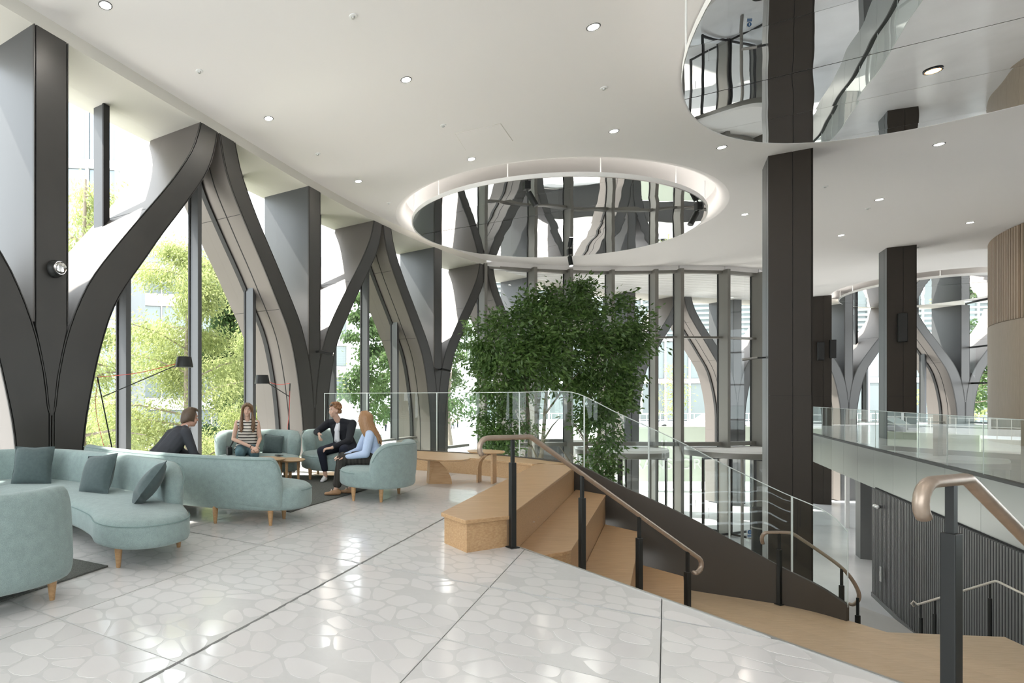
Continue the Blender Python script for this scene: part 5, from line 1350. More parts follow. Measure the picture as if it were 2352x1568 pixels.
b.cap(hip + UP * .0 + r * .08, .145, hip + UP * .10, .13, 14, (f, .8)); b.cap(hip - r * .08, .145, hip + UP * .10, .13, 14, (f, .8))
fuse(b, 'blouse', M['blouse'], t, .010, 4)
b = MB()
for s, kx, ky in ((-1, .42, -.10), (1, .40, .13)):
    k = L(kx, ky, -.015); b.cap(hip - UP * .0 + r * s * .09, .125, k, .082, 14); b.cap(k, .080, L(.36, ky * .8, -.37), .056, 12)
b.cap(hip - r * .08, .13, hip + r * .08, .13, 12)
fuse(b, 'trousers', M['teal'], t, .010, 3)
b = MB()
for s in (-1, 1): shoe(b, L(.38, s * .08, -.50 + .015), f)
fuse(b, 'shoes', M['black'], t, .009, 2)
b = MB(); st_ = []
b.ell(P(0, -.022, .040), .086, .100, .088, 16, 10, rot)
for s in (-1, 1):
    for k in range(13):
        a = k / 12
        x0 = s * .008; y0 = .070 - a * .13
        st_.append([P(x0, y0 * .9, .118 - abs(a - .5) * .03), P(s * (.072 + .012 * math.sin(a * 3)), .055 - a * .13, .055), P(s * (.090 - .006 * a), .028 - a * .11, -.05), P(s * (.098 + .014 * math.sin(k * 1.7)), .045 - a * .12, -.16), P(s * (.104 + .022 * math.sin(k * 2.3)), .075 - a * .15, -.26 - .05 * math.sin(k * 1.3)), P(s * (.088 + .022 * math.sin(k * 2.9)), .085 - a * .16, -.34 - .04 * math.sin(k * 1.9))])
strands(b, st_, .023, .018); fuse(b, 'hair', M['hairb'], t, .0062, 1)
b = MB(); b.tube([L(.06, -.09, .50), L(.12, -.06, .45), L(.125, -.0, .42), L(.12, .06, .45), L(.06, .09, .50)], .012, 8); b.build('collar', M['tee'], t, smooth=True)
b = MB(); b.lathe([(.028, -.006), (.031, 0), (.028, .006)], 16, lerp(er, hdr, .9), 0, (hdr - er).to_track_quat('Z', 'Y').to_matrix()); b.build('bracelet', M['black'], t, smooth=True)
bg_ = Vector((-1.13, 9.42, .50)); t = thing('handbag', 'small black handbag on the loveseat beside the striped blouse woman', 'bag', (bg_.x, bg_.y, .43))
b = MB(); b.box(bg_ + UP * .0, (.09, .16, .15), Matrix.Rotation(.3, 3, 'Z')); b.build('bag_body', M['black'], t, bevel=.02)
b = MB(); b.tube(catmull([bg_ + Vector((.02, -.06, .07)), bg_ + Vector((.08, -.02, .2)), bg_ + Vector((.10, .06, .22)), bg_ + Vector((.02, .06, .07))], 5), .007, 6); b.build('strap', M['black'], t, smooth=True)
b = MB(); b.box(bg_ + Vector((0, -.085, .05)), (.03, .012, .02)); b.build('clasp', M['chrome'], t)

# --- man in the charcoal suit: seen from behind, leaning forward to the right
hip = Vector((-1.86, 7.42, .50)); t = thing('person', 'seated man in a charcoal suit seen from behind, leaning forward on the long sofa', 'person', (hip.x, hip.y, .42))
L, f, r = frame(hip, math.radians(30))
chest = L(.25, 0, .34); neck = L(.40, 0, .51); hc = L(.475, .0, .625); shl, shr = L(.33, -.20, .42), L(.34, .20, .43)
hdl, hdr = L(.62, .0, .05), L(.62, .06, .06); el, er = L(.42, -.25, .14), L(.44, .25, .14)
b = MB(); P, rot, hr, hf, hu = head(b, hc, Vector((.93, .35, -.18)), UP + f * .15, 1.05)
b.cap(lerp(chest, neck, .7), .06, hc - UP * .05 - f * .02, .056, 12); b.cap(hip, .085, chest, .085, 12, (f, .75)); b.cap(shl, .05, shr, .05, 10)
for sh, e, h in ((shl, el, hdl), (shr, er, hdr)): b.cap(sh, .05, e, .04, 10); b.cap(e, .04, h, .028, 10)
hand(b, hdl, L(1, .3, 0) - L(0, 0, .3), -UP, -1, .9); hand(b, hdr, L(1, -.3, 0) - L(0, 0, .3), -UP, 1, .9)
fuse(b, 'body', M['skin2'], t, .0068, 3); face(P, t, 1.05)
b = MB(); top_garment(b, hip + UP * .03, chest, lerp(neck, chest, .1), shl, shr, f, 1.22, .18)
b.cap(lerp(hip, chest, .5), .15, lerp(chest, neck, .35), .125, 14, (f, .85))
for sh, e, h in ((shl, el, lerp(el, hdl, .92)), (shr, er, lerp(er, hdr, .92))): b.cap(sh, .075, e, .058, 12); b.cap(e, .057, h, .042, 12)
fuse(b, 'jacket', M['suit'], t, .010, 3)
b = MB(); c0 = lerp(neck, chest, .02); b.cap(c0 - r * .05 + UP * .005, .026, c0 + r * .05 + UP * .005, .026, 8); b.cap(c0 + f * .05 - r * .03 + UP * -.01, .02, c0 + f * .05 + r * .03 + UP * -.01, .02, 8); fuse(b, 'shirt_collar', M['tee'], t, .007, 2)
b = MB()
for s in (-1, 1):
    k = L(.48, s * .14, -.0); b.cap(hip + r * s * .09, .125, k, .08, 12); b.cap(k, .078, L(.46, s * .12, -.38), .055, 12)
b.cap(hip - r * .08, .13, hip + r * .08, .13, 12); fuse(b, 'trousers', M['suit'], t, .010, 3)
b = MB()
for s in (-1, 1): shoe(b, L(.44, s * .12, -.485), f)
fuse(b, 'shoes', M['black'], t, .009, 2)
b = MB(); b.ell(P(0, -.030, .036), .086, .094, .088, 16, 10, rot)
for k in range(26):
    an = k / 26 * 4.4 + .92; x, y = math.sin(an) * .078, math.cos(an) * .088 - .02
    strands(b, [[P(x * .4, y * .4 + .01, .128), P(x * 1.06, y * 1.02, .06), P(x * 1.10, y * 1.05 - .004, -.005 - .045 * max(0, -math.cos(an))), P(x * .95, y * .99, -.045 - .05 * max(0, -math.cos(an)))]], .017, .009, 6)
for k in range(7): strands(b, [[P(-.06 + k * .02, -.03, .125), P(-.062 + k * .021, .04, .122), P(-.058 + k * .0195, .074, .096)]], .017, .010, 6)
fuse(b, 'hair', M['hairs'], t, .0068, 1)

# --- man in the black jacket with sunglasses on his head
hip = Vector((.86, 9.78, .525)); t = thing('person', 'seated man in a black jacket and white tee, sunglasses pushed up on his curly hair', 'person', (hip.x, hip.y, .44))
L, f, r = frame(hip, math.radians(-122))
chest = L(.0, 0, .34); neck = L(.03, 0, .50); hc = Vector((.665, 9.62, 1.178)); shl, shr = L(.0, -.20, .43), L(.0, .20, .43)
neck = Vector((.73, 9.66, 1.03)); chest = Vector((.78, 9.70, .86)); shl = Vector((.97, 9.60, .95)); shr = Vector((.57, 9.80, .95))
er = Vector((.36, 9.72, .80)); hdr = Vector((.395, 9.55, .78)); el = Vector((.88, 9.32, .68)); hdl = Vector((.585, 9.15, .575))
b = MB(); P, rot, hr, hf, hu = head(b, hc, Vector((-.93, -.42, -.05)), UP, 1.03)
b.cap(lerp(chest, neck, .7), .058, hc - UP * .07, .055, 12); b.cap(hip, .085, chest, .085, 12, (f, .75)); b.cap(shl, .05, shr, .05, 10)
for sh, e, h in ((shl, el, hdl), (shr, er, hdr)): b.cap(sh, .05, e, .04, 10); b.cap(e, .04, h, .027, 10)
hand(b, hdr, Vector((.05, -.75, -.75)), Vector((.8, .1, -.2)), 1, .55); hand(b, hdl, Vector((-.95, -.1, -.12)), Vector((-.1, .2, -1)), -1, .7, 1.05, .06)
ka, kb = Vector((.42, 9.22, .515)), Vector((.78, 9.12, .55))
aa, ab = Vector((.49, 9.27, .14)), Vector((.72, 9.40, .13))
for k, a in ((ka, aa), (kb, ab)): b.cap(lerp(k, a, .6), .045, a - UP * .04, .034, 10)
fuse(b, 'body', M['skin'], t, .0066, 3); face(P, t, 1.03)
b = MB(); top_garment(b, hip + UP * .02, chest, lerp(neck, chest, .12), shl, shr, f, 1.0, .150)
for sh, e, h in ((shl, el, lerp(el, hdl, .86)), (shr, er, lerp(er, hdr, .8))): b.cap(sh, .078, e, .060, 12); b.cap(e, .058, h, .042, 12)
fuse(b, 'jacket', M['jack'], t, .010, 3)
b = MB(); n0 = (neck - chest); fd = Vector((-.62, -.78, 0)).normalized(); sd = fd.cross(UP)
for z0, z1, w in ((-.20, .0, .045), (-.02, .13, .045)):
    b.cap(chest + fd * .112 + UP * z0 - sd * w * .4, .032, chest + fd * (.112 - max(z1, 0) * .42) + UP * z1 - sd * w * .2, .03, 10); b.cap(chest + fd * .112 + UP * z0 + sd * w * .6, .032, chest + fd * (.112 - max(z1, 0) * .42) + UP * z1 + sd * w * .3, .03, 10)
b.cap(hip + fd * .13 + UP * .06, .05, chest + fd * .11 - UP * .18, .045, 10)
fuse(b, 'tee_shirt', M['tee'], t, .008, 3)
b = MB()
for k, a, s in ((ka, aa, 1), (kb, ab, -1)): b.cap(hip + r * s * .09, .122, k, .078, 14); b.cap(k, .077, lerp(k, a, .80), .055, 12)
b.cap(hip - r * .08, .13, hip + r * .08, .13, 12); fuse(b, 'trousers', M['navy'], t, .010, 3)
b = MB(); shoe(b, aa + Vector((.0, .04, -.126)), Vector((-.35, -.95, 0))); shoe(b, ab + Vector((.0, .04, -.116)), Vector((-.2, -.95, 0))); fuse(b, 'shoes', M['shoe'], t, .008, 2)
b = MB(); b.ell(P(0, -.026, .046), .084, .095, .080, 16, 10, rot); rr = random.Random(5)
for k in range(70):
    an = rr.uniform(0, 2 * PI); z = rr.uniform(.03, .125); y = math.cos(an); q = math.sqrt(max(0, 1 - ((z - .03) / .105) ** 2)); 
    if y > .55 and z < .075: continue
    if z < .05 and y > .1: continue
    b.ell(P(math.sin(an) * .090 * q, y * .100 * q - .022, z * 1.06), .024, .024, .022, 8, 6)
for k in range(10): an = PI + (k - 4.5) * .28; b.ell(P(math.sin(an) * .075, math.cos(an) * .09 - .02, -.01 - .02 * (k % 2)), .022, .02, .03, 8, 6)
fuse(b, 'hair', M['hairr'], t, .0066, 1)
sg = thing('sunglasses', 'dark sunglasses resting on the curly hair of the man in black', 'glasses', P(0, .07, .10))
b = MB()
for s in (-1, 1): b.lathe([(.024, -.003), (.026, 0), (.024, .003), (.001, .003)], 14, P(s * .032, .075, .102), 0, rot @ Matrix.Rotation(-.9, 3, 'X'))
b.build('lens', M['black'], sg, smooth=True)
b = MB()
for s in (-1, 1): b.tube([P(s * .058, .072, .10), P(s * .082, .0, .06), P(s * .082, -.05, .03)], .003, 6)
b.tube([P(-.01, .078, .104), P(.01, .078, .104)], .003, 6); b.build('temple_arms', M['chrome'], sg, smooth=True)
b = MB(); b.lathe([(.031, -.012), (.034, 0), (.031, .012)], 16, lerp(el, hdl, .90), 0, (hdl - el).to_track_quat('Z', 'Y').to_matrix()); b.build('wristwatch', M['chrome'], t, smooth=True)

# --- woman in the pale blue shirt, long copper hair, legs towards the left
hip = Vector((1.16, 8.16, .505)); t = thing('person', 'seated woman with long copper hair in a pale blue shirt and dark pinstripe trousers', 'person', (hip.x, hip.y, .42))
L, f, r = frame(hip, math.radians(186))
hc = Vector((1.005, 8.20, 1.075)); neck = Vector((1.06, 8.20, .92)); chest = Vector((1.10, 8.18, .78)); shl = Vector((1.06, 8.01, .855)); shr = Vector((1.06, 8.36, .855))
el = Vector((.99, 7.93, .60)); hdl = Vector((.70, 7.98, .545)); er = Vector((.95, 8.42, .60)); hdr = Vector((.70, 8.16, .55))
b = MB(); P, rot, hr, hf, hu = head(b, hc, Vector((-.93, .34, -.04)), UP, .97)
b.cap(lerp(chest, neck, .7), .05, hc - UP * .06, .047, 12); b.cap(hip, .085, chest, .08, 12, (f, .75)); b.cap(shl, .045, shr, .045, 10)
for sh, e, h in ((shl, el, hdl), (shr, er, hdr)): b.cap(sh, .045, e, .036, 10); b.cap(e, .036, h, .024, 10)
hand(b, hdl, Vector((-1, .18, -.12)), -UP, 1, .4, .95); hand(b, hdr, Vector((-1, -.1, -.12)), -UP, -1, .4, .95)
ka, kb = Vector((.66, 8.02, .515)), Vector((.70, 8.28, .515)); aa, ab = Vector((.575, 7.94, .115)), Vector((.80, 8.10, .115))
for k, a in ((ka, aa), (kb, ab)): b.cap(lerp(k, a, .6), .043, a, .032, 10); b.cap(a, .033, a + Vector((-.03, 0, -.06)), .030, 8)
fuse(b, 'body', M['skin'], t, .0064, 3); face(P, t, .97)
b = MB(); top_garment(b, hip + UP * .02, chest, lerp(neck, chest, .1), shl, shr, f, .88, .138)
for sh, e, h in ((shl, el, lerp(el, hdl, .90)), (shr, er, lerp(er, hdr, .9))): b.cap(sh, .068, lerp(sh, e, .6), .066, 12); b.cap(lerp(sh, e, .6), .066, e, .060, 12); b.cap(e, .060, h, .036, 12)
fuse(b, 'shirt', M['blue'], t, .009, 3)
b = MB()
for k, a, s in ((ka, aa, -1), (kb, ab, 1)): b.cap(hip + r * s * .085, .120, k, .080, 14); b.cap(k, .080, lerp(k, a, .86), .066, 12)
b.cap(hip - r * .08, .125, hip + r * .08, .125, 12); fuse(b, 'trousers', M['pin'], t, .010, 3)
b = MB(); shoe(b, aa + Vector((.035, .0, -.10)), Vector((-1, -.12, 0)), .98); shoe(b, ab + Vector((.035, .0, -.10)), Vector((-1, -.05, 0)), .98); fuse(b, 'loafers', M['loaf'], t, .008, 2)
b = MB()
for a in (aa, ab): q = a + Vector((-.075, -.01, -.022)); b.tube([q + Vector((.01, -.03, -.01)), q + Vector((0, 0, .004)), q + Vector((.01, .03, -.01))], .006, 6)
b.build('buckle', M['rail'], t, smooth=True)
b = MB(); b.ell(P(0, -.026, .038), .086, .098, .088, 16, 10, rot); st_ = []
for k in range(24):
    an = .72 + k / 23 * (2 * PI - 1.44); x, y = math.sin(an), math.cos(an)
    back = max(0, -y); st_.append([P(x * .03, y * .03 + .0, .126), P(x * .082, y * .092 - .02, .06), P(x * .094, y * .104 - .02, -.03), P(x * .098, y * .10 - .035 - .03 * back, -.13), P(x * .105 + .004 * math.sin(k * 2.1), y * .085 - .075 - .06 * back, -.24), P(x * .10 + .008 * math.sin(k * 3.1), y * .055 - .135 - .06 * back, -.35 - .03 * math.sin(k * 1.7))])
strands(b, st_, .021, .012); fuse(b, 'hair', M['hairg'], t, .0064, 1)

# ------------------------------------------------------------------ outside: plaza, trees, buildings, people
def zg(x, y): return lerp(-2.95, ZG - .02, max(0, min(1, (x - 8) / 6.0)))
b = MB(); nx, ny = 40, 30; vs = []
for j in range(ny + 1):
    for i in range(nx + 1): x = lerp(-70, 110, i / nx); y = lerp(4, 110, j / ny); vs.append(Vector((x, y, zg(x, y) - (.0 if True else 0))))
def inside_room(p): return False
fs = []
for j in range(ny):
    for i in range(nx):
        q = [j * (nx + 1) + i, j * (nx + 1) + i + 1, (j + 1) * (nx + 1) + i + 1, (j + 1) * (nx + 1) + i]
        fs.append(q)
# keep only the ground outside the facade
E2 = []
for q in fs:
    c = sum((vs[i] for i in q), Vector()) / 4
    E2.append(q)
b.add([v + UP * -.03 for v in vs], E2)
g = b.build('ground', M['pave'], None); struct(g, 'pale sunlit paving of the plaza outside')
def tree(c, h, label, m, crown_r, trunk_r, n, z0, seed, low=.22, size=.34, feather=True, grp='trees on the plaza'):
    rnd = random.Random(seed); c = Vector((c[0], c[1], z0)); t = thing('plaza_tree', label, 'tree', c, grp)
    b = MB(); lean = rnd.uniform(-.3, .3); pts = [c + UP * (h * k / 8) + Vector((lean * math.sin(k * .6), .2 * math.sin(k), 0)) for k in range(9)]
    b.tube(pts, [lerp(trunk_r, .03, (k / 8) ** .8) for k in range(9)], 9); tr = b.build('trunk', M['bark2'], t, smooth=True)
    lp = []
    nb = 26
    for k in range(nb):
        u = low + (1 - low) * (k + rnd.random()) / nb; an = rnd.uniform(0, 2 * PI); ln = crown_r * (1.05 - .75 * u) * rnd.uniform(.7, 1.15)
        p0 = c + UP * (h * u) + Vector((lean * math.sin(u * 8 * .6), .2 * math.sin(u * 8), 0)); d = Vector((math.cos(an), math.sin(an), rnd.uniform(.0, .35)))
        p1 = p0 + d * ln
        b = MB(); b.tube([p0, lerp(p0, p1, .5) + UP * .12, p1], [.045 * (1.2 - u), .025, .008], 5); b.build('branch', M['bark2'], tr)
        for _ in range(n // nb):
            w = rnd.random() ** .6; q = lerp(p0, p1, w) + Vector((rnd.gauss(0, .36), rnd.gauss(0, .36), rnd.gauss(-.10, .26))) * (.5 + ln * .24)
            lp.append((q, d * .6 + Vector((0, 0, -.45))))
    fo = leaf_mesh(lp, size, .16 if feather else .3, rnd, .6).build('foliage', m, t); fo['kind'] = 'stuff'
    return t
tree((-4.9, 12.7), 9.4, 'feathery pale green tree with a thick pale trunk behind the left floor lamp', M['leaf2'], 1.9, .20, 11000, -2.95, 11, .24, .12)
tree((-3.3, 17.0), 9.0, 'feathery yellow green tree in the middle of the first arch', M['leaf2'], 3.5, .16, 42000, -2.95, 12, .14, .13)
tree((-1.0, 20.5), 8.3, 'bushy pale green tree behind the striped blouse woman', M['leaf2'], 3.5, .16, 38000, -2.95, 13, .10, .15)
tree((-8.2, 20.0), 8.6, 'pale tree at the left side of the first arch', M['leaf2'], 3.4, .16, 26000, -2.95, 14, .2, .15)
tree((-3.4, 28.5), 9.6, 'mid green tree farther back across the plaza in the first arch', M['leaf3'], 4.2, .22, 20000, -2.95, 15, .12, .24, False)
tree((5.2, 41.0), 12.0, 'dark green tree seen through the second arch, left of its middle mullion', M['leaf3'], 3.6, .25, 9000, -2.95, 16, .2, .28, False)
tree((8.2, 44.0), 12.0, 'dark green tree seen through the second arch, right of its middle mullion', M['leaf3'], 3.8, .25, 9000, -2.95, 17, .2, .3, False)
tree((13.6, 49.0), 11.0, 'dark green tree seen between the third arch and the indoor tree', M['leaf3'], 3.6, .25, 7000, -2.95, 18, .2, .3, False)
tree((26.6, 39.0), 5.0, 'slender young tree by the road seen through the curtain wall', M['leaf2'], 1.3, .06, 900, -1.2, 19, .3, .2)
tree((45.5, 37.5), 7.0, 'leafy tree outside the dark glazed end wall', M['leaf3'], 2.4, .15, 3500, -.5, 20, .2, .25, False)
tree((48.5, 41.0), 6.0, 'flowering pale tree outside the dark glazed end wall', M['leaf2'], 2.2, .15, 2500, -.5, 21, .1, .25, False)
def building(name, label, p0, p1, z0, floors, fh, cols, depth, mslab, mglass, mframe, slab_h=.5, louvre=None, grp=None, top=1.0):
    """block with its front from p0 to p1 (seen from the plaza), floor bands, framed windows built one by one"""
    p0 = Vector((p0[0], p0[1], 0)); p1 = Vector((p1[0], p1[1], 0)); d = (p1 - p0).normalized(); Ln = (p1 - p0).length; nn = Vector((d.y, -d.x, 0))
    if nn.dot(-p0) < 0: nn = -nn
    t = thing(name, label, 'building', (p0 + p1) / 2 + UP * z0); H = floors * fh
    rot = Matrix((d, nn, UP)).transposed().to_3x3()
    b = MB(); b.box((p0 + p1) / 2 - nn * (depth / 2 + .1) + UP * (z0 + H / 2), (Ln, depth, H), rot); b.build('core', mframe, t)
    for k in range(floors + 1): b = MB(); b.box((p0 + p1) / 2 + nn * .02 + UP * (z0 + k * fh), (Ln + .3, .5, slab_h), rot); b.build('floor_band', mslab, t)
    b = MB(); b.box((p0 + p1) / 2 - nn * (depth / 2) + UP * (z0 + H + top / 2), (Ln + .6, depth + .6, top), rot); b.build('parapet', mslab, t)
    w = Ln / cols; b = MB(); b.box((0, 0, 0), (w - .22, .06, fh - slab_h - .1), rot); b.v = [v + Vector(t['_org']) for v in b.v]
    s0 = b.build('window', mglass, t); first = True
    for k in range(floors):
        for c in range(cols):
            q = p0 + d * (w * (c + .5)) + nn * .03 + UP * (z0 + k * fh + fh / 2)
            o = s0 if first else s0.copy()
            if not first: COL.objects.link(o)
            first = False; o.location = q - Vector(t['_org'])
    for c in range(cols + 1): b = MB(); b.box(p0 + d * (w * c) + nn * .12 + UP * (z0 + H / 2), (.14, .2, H), rot); b.build('mullion', mslab, t)
    if louvre:
        for k in louvre[0]:
            for j in range(7): b = MB(); b.box((p0 + p1) / 2 + nn * .2 + UP * (z0 + k * fh + .6 + j * (fh - .9) / 7), (Ln, .1, .22), rot); b.build('louvre', louvre[1], t)
    return t, d, nn
building('office_tower', 'pale glass tower at the upper left, behind the first arched column', (-22.0, 27.0), (-9.2, 28.6), -2.95, 6, 4.05, 9, 10, M['bslab'], M['bgl2'], M['bframe'], .4)
tb, d, nn = building('office_building', 'pale stone office building with white rooftop lettering behind the trees', (-40, 52), (6, 66), -2.95, 5, 3.7, 18, 12, M['bwall'], M['bglass'], M['bwall'], 1.3, top=2.2)
cu = bpy.data.curves.new('rooftop_letters', 'FONT'); cu.body = 'NORTHERN TRUST'; cu.size = .82; cu.extrude = .06; cu.align_x = 'CENTER'
to = bpy.data.objects.new('rooftop_letters', cu); COL.objects.link(to); dg = bpy.context.evaluated_depsgraph_get(); lm = bpy.data.meshes.new_from_object(to.evaluated_get(dg)); bpy.data.objects.remove(to)
lo = bpy.data.objects.new('lettering', lm); COL.objects.link(lo); lm.materials.clear(); lm.materials.append(M['white'])
lo.parent = tb; pw = Vector((-40, 52, 0)) + d * 28.1 + nn * .75 + UP * (-2.95 + 5 * 3.7 + .75); lo.rotation_euler = (PI / 2, 0, math.atan2(d.y, d.x)); lo.location = pw - Vector(tb['_org'])
b = MB(); b.box(Vector((-40, 52, 0)) + d * 27.0 + nn * .58 + UP * (-2.95 + 5 * 3.7 + 1.1), (22, .1, 1.8), Matrix((d, nn, UP)).transposed().to_3x3()); b.build('sign_band', M['bframe'], tb)
building('office_block', 'long greenish glass office block across the road, seen through the curtain wall', (20, 60), (100, 47), -1.2, 7, 4.3, 36, 10, M['bslab'], M['bglass'], M['bframe'], .5, louvre=((2, 3), M['louv']))
# hedges
for k, (x, y, w, h, lab) in enumerate([(-4.2, 30.5, 6.5, 1.5, 'clipped low green hedge across the plaza, the nearer one'), (-3.6, 33.5, 8.5, 2.6, 'clipped tall green hedge behind the lower hedge')]):
    b = MB(); b.box((x, y, -2.95 + h / 2), (w, 1.2, h)); o = b.build('hedge', M['hedge'], None, loc=(x, y, -2.95)); tag(o, lab, 'hedge')
# road deck with parapet and railing, cars, beyond the entrance
t = thing('road_bridge', 'white parapet of the raised road with a thin railing, beyond the entrance arch', 'bridge', (33, 40, -2.5))
b = MB(); b.box((40, 41, -1.15), (44, .3, .62)); b.build('parapet', M['white'], t)
b = MB(); b.box((40, 46, -1.5), (44, 9.6, .3)); b.build('deck', M['pave'], t)
b = MB(); b.box((40, 41.6, -2.9), (44, .4, 2.4)); b.build('underside_shade', M['gap'], t)  # near-black sheet: shade below the deck put into its colour
for k in range(16): b = MB(); b.box((23 + k * 1.5, 40.9, -1.0), (.5, .16, .9)); b.build('pier_block', M['bslab'], t)
for z in (-.2, .25): b = MB(); b.bar((18, 41, z), (62, 41, z), .04, .04); b.build('rail', M['white'], t)
for k in range(60): b = MB(); b.bar((18.3 + k * .5, 41, -.85), (18.3 + k * .5, 41, .25), .025, .025); b.build('baluster', M['white'], t)
def car(p, ang, m, label):
    t = thing('car', label, 'car', p); rot = Matrix.Rotation(ang, 3, 'Z'); p = Vector(p)
    def prof(pts, w, name, mt, par):
        b = MB(); vs = [p + rot @ Vector((x, s * w * (1 if z < .95 else .86), z)) for s in (-1, 1) for x, z in pts]; n = len(pts)
        b.add(vs, [tuple(range(n))[::-1], tuple(range(n, 2 * n))] + [(k, (k + 1) % n, n + (k + 1) % n, n + k) for k in range(n)]); return b.build(name, mt, par, bevel=.04)
    prof([(-2.1, .3), (2.1, .3), (2.15, .62), (1.9, .82), (.9, .95), (-1.6, .98), (-2.1, .85)], .86, 'body', m, t)
    prof([(.95, .92), (.35, 1.40), (-.9, 1.44), (-1.65, .95)], .82, 'cabin', M['bglass'], t)
    prof([(.38, 1.37), (.30, 1.45), (-.85, 1.48), (-.95, 1.41)], .80, 'roof', m, t)
    for x in (-1.3, 1.3):
        for s in (-1, 1): b = MB(); b.lathe([(.12, -.09), (.31, -.1), (.33, 0), (.31, .1), (.12, .09)], 20, p + rot @ Vector((x, s * .8, .33)), 0, rot @ Matrix.Rotation(PI / 2, 3, 'X')); b.build('wheel', M['black'], t, smooth=True)
car((33.0, 43.5, -1.35), .0, M['bslab'], 'white car on the raised road behind the thin railing'); car((27.6, 44.5, -1.35), .1, mat('silver_paint', (.35, .36, .37), .25, metal=.6), 'silver car on the raised road, left of the white car')
# green hoarding with white lettering and an information board
gh = mat('pale_green_board', (.66, .74, .62), .6)
hp = at(1540, 1075, 34.0); t = thing('hoarding', 'pale green hoarding with large white letters outside the entrance doors', 'sign', (hp.x, hp.y, ZG))
b = MB(); b.box((hp.x + 1.2, hp.y, (ZG + -.35) / 2 + .25), (8.4, .12, -.35 - ZG - .5)); b.build('board', gh, t)
for k in range(6): b = MB(); b.box((hp.x - 2.8 + k * 1.6, hp.y + .15, (ZG - .4) / 2), (.1, .12, -.4 - ZG)); b.build('post', M['bframe'], t)
for txt, z, sz in (('ING', -1.85, .95), ('TRANSFORM', -2.95, .95)):
    cu = bpy.data.curves.new('letters', 'FONT'); cu.body = txt; cu.size = sz; cu.extrude = .02
    to = bpy.data.objects.new('letters', cu); COL.objects.link(to); dg = bpy.context.evaluated_depsgraph_get(); lm = bpy.data.meshes.new_from_object(to.evaluated_get(dg)); bpy.data.objects.remove(to)
    lo = bpy.data.objects.new('lettering', lm); COL.objects.link(lo); lm.materials.clear(); lm.materials.append(M['white']); lo.parent = t; lo.rotation_euler = (PI / 2, 0, 0)
    lo.location = Vector((hp.x + (-.7 if txt == 'ING' else -2.9), hp.y - .09, z)) - Vector(t['_org'])
ip = at(1343, 1058, 28.0); t = thing('information_board', 'white information board with an orange edge and a grey text panel, behind the indoor tree', 'sign', (ip.x, ip.y, ZG))
b = MB(); b.box((ip.x, ip.y, (ZG - .7) / 2), (1.35, .14, -.7 - ZG)); b.build('board', M['white'], t)
b = MB(); b.box((ip.x - .70, ip.y - .01, (ZG - .7) / 2), (.07, .16, -.7 - ZG)); b.build('orange_edge', mat('orange_edge', (.85, .50, .10), .5), t)
b = MB(); b.box((ip.x + .05, ip.y - .08, ip.z - .1), (.62, .02, .85)); tp = b.build('text_panel', M['bframe'], t)
for k in range(7): b = MB(); b.box((ip.x + .0 + .05 * (k % 2), ip.y - .095, ip.z + .18 - k * .085), (.44 - .07 * (k % 3), .01, .03)); b.build('text_line', M['white'], tp)
for x, lab in ((3.4, 'white peaked canopy tent on the plaza, behind the man in the black jacket'),):
    p = Vector((x - .6, 33, -2.95)); t = thing('canopy_tent', lab, 'tent', p)
    b = MB(); q = [p + Vector((sx_ * 1.9, sy_ * 1.9, 2.3)) for sx_, sy_ in ((-1, -1), (1, -1), (1, 1), (-1, 1))]; b.add(q + [p + UP * 4.3], [(0, 1, 4), (1, 2, 4), (2, 3, 4), (3, 0, 4), (3, 2, 1, 0)]); b.build('canopy', M['white'], t)
    for k in q: b = MB(); b.bar(k, Vector((k.x, k.y, -2.95)), .07, .07); b.build('pole', M['steel'], t)
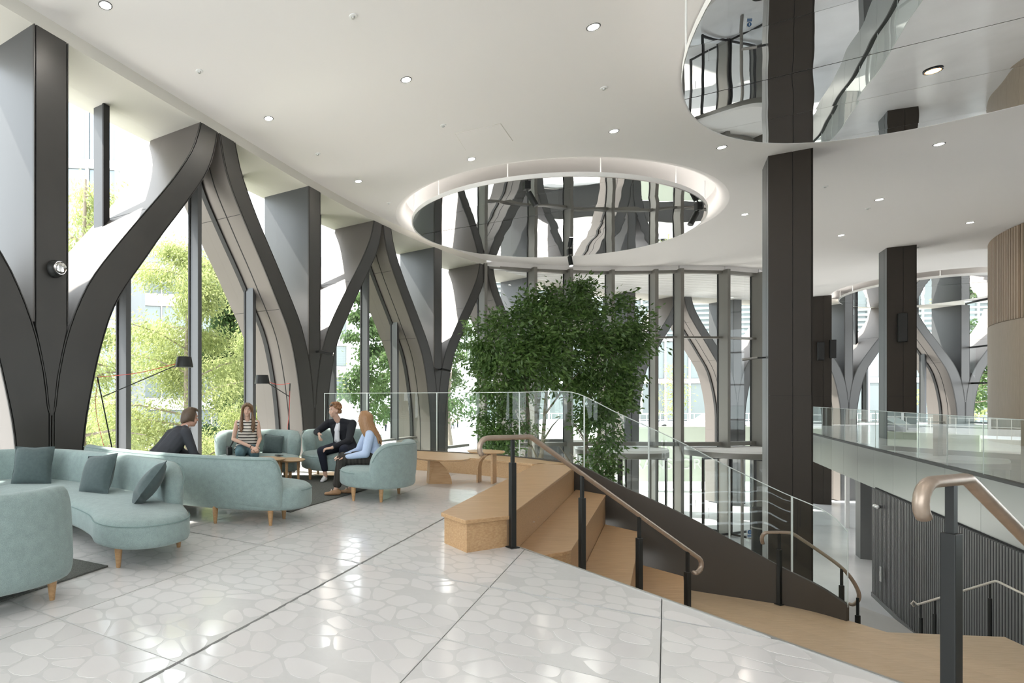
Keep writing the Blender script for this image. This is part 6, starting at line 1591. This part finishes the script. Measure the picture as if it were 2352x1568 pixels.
# pedestrians
ped = None
PED = [((886, 990), 'grey', 'pedestrian in a grey top standing alone on the plaza, seen through the second arch'), ((778, 992), 'dark', 'pedestrian in dark clothes in the group behind the man in black'), ((790, 990), 'white', 'pedestrian in a white top in the group behind the man in black'), ((803, 991), 'navy', 'pedestrian in navy in the group behind the copper haired woman'),
       ((1040, 985), 'red', 'pedestrian in a pale red top left of the indoor tree'), ((1051, 982), 'dark', 'pedestrian in dark clothes left of the indoor tree')]
pm = {'grey': mat('ped_grey', (.30, .33, .36), .8), 'dark': M['jack'], 'white': M['tee'], 'navy': M['navy'], 'red': mat('ped_red', (.50, .24, .22), .8)}
for (u, v), k, lab in PED:
    q = fl(u, v, -2.95); q = Vector((q.x, q.y, -2.95)); t = thing('person', lab, 'person', q)
    a = R.uniform(0, 6.28); f_ = Vector((math.cos(a), math.sin(a), 0)); r_ = f_.cross(UP)
    b = MB(); b.ell(q + UP * 1.62, .09, .10, .12, 10, 7); b.cap(q + UP * 1.38, .055, q + UP * 1.52, .05, 8)
    for s in (-1, 1): b.cap(q + r_ * s * .20 + UP * 1.36, .05, q + r_ * s * .27 + UP * 1.08, .042, 8); b.cap(q + r_ * s * .27 + UP * 1.08, .04, q + r_ * s * .25 + f_ * .08 + UP * .82, .03, 8); b.cap(q + r_ * s * .25 + f_ * .08 + UP * .80, .035, q + r_ * s * .25 + f_ * .09 + UP * .72, .022, 8)
    b.cap(q + UP * .95, .13, q + UP * 1.35, .14, 10)
    fuse(b, 'body', M['skin'], t, .022, 2)
    b = MB(); b.cap(q + UP * .98, .15, q + UP * 1.33, .165, 10, (f_, .7)); 
    for s in (-1, 1): b.cap(q + r_ * s * .19 + UP * 1.36, .068, q + r_ * s * .27 + UP * 1.10, .055, 8)
    b.cap(q - r_ * .17 + UP * 1.37, .065, q + r_ * .17 + UP * 1.37, .065, 8); fuse(b, 'top', pm[k], t, .022, 2)
    b = MB()
    for s in (-1, 1): kn = q + r_ * s * .10 + f_ * (.08 * s) + UP * .50; b.cap(q + r_ * s * .08 + UP * .92, .10, kn, .072, 8); b.cap(kn, .07, q + r_ * s * .10 + f_ * (.12 * s) + UP * .08, .05, 8); b.cap(q + r_ * s * .10 + f_ * (.12 * s) + UP * .05, .045, q + r_ * s * .10 + f_ * (.12 * s + .14) + UP * .04, .035, 8)
    fuse(b, 'trousers', M['navy'] if k != 'navy' else M['jack'], t, .022, 2)
    b = MB(); b.ell(q + UP * 1.66 - f_ * .02, .10, .11, .10, 10, 7); b.build('hair', M['hairs'], t, smooth=True, angle=180)
for o in COL.objects:
    if '_org' in o: del o['_org']
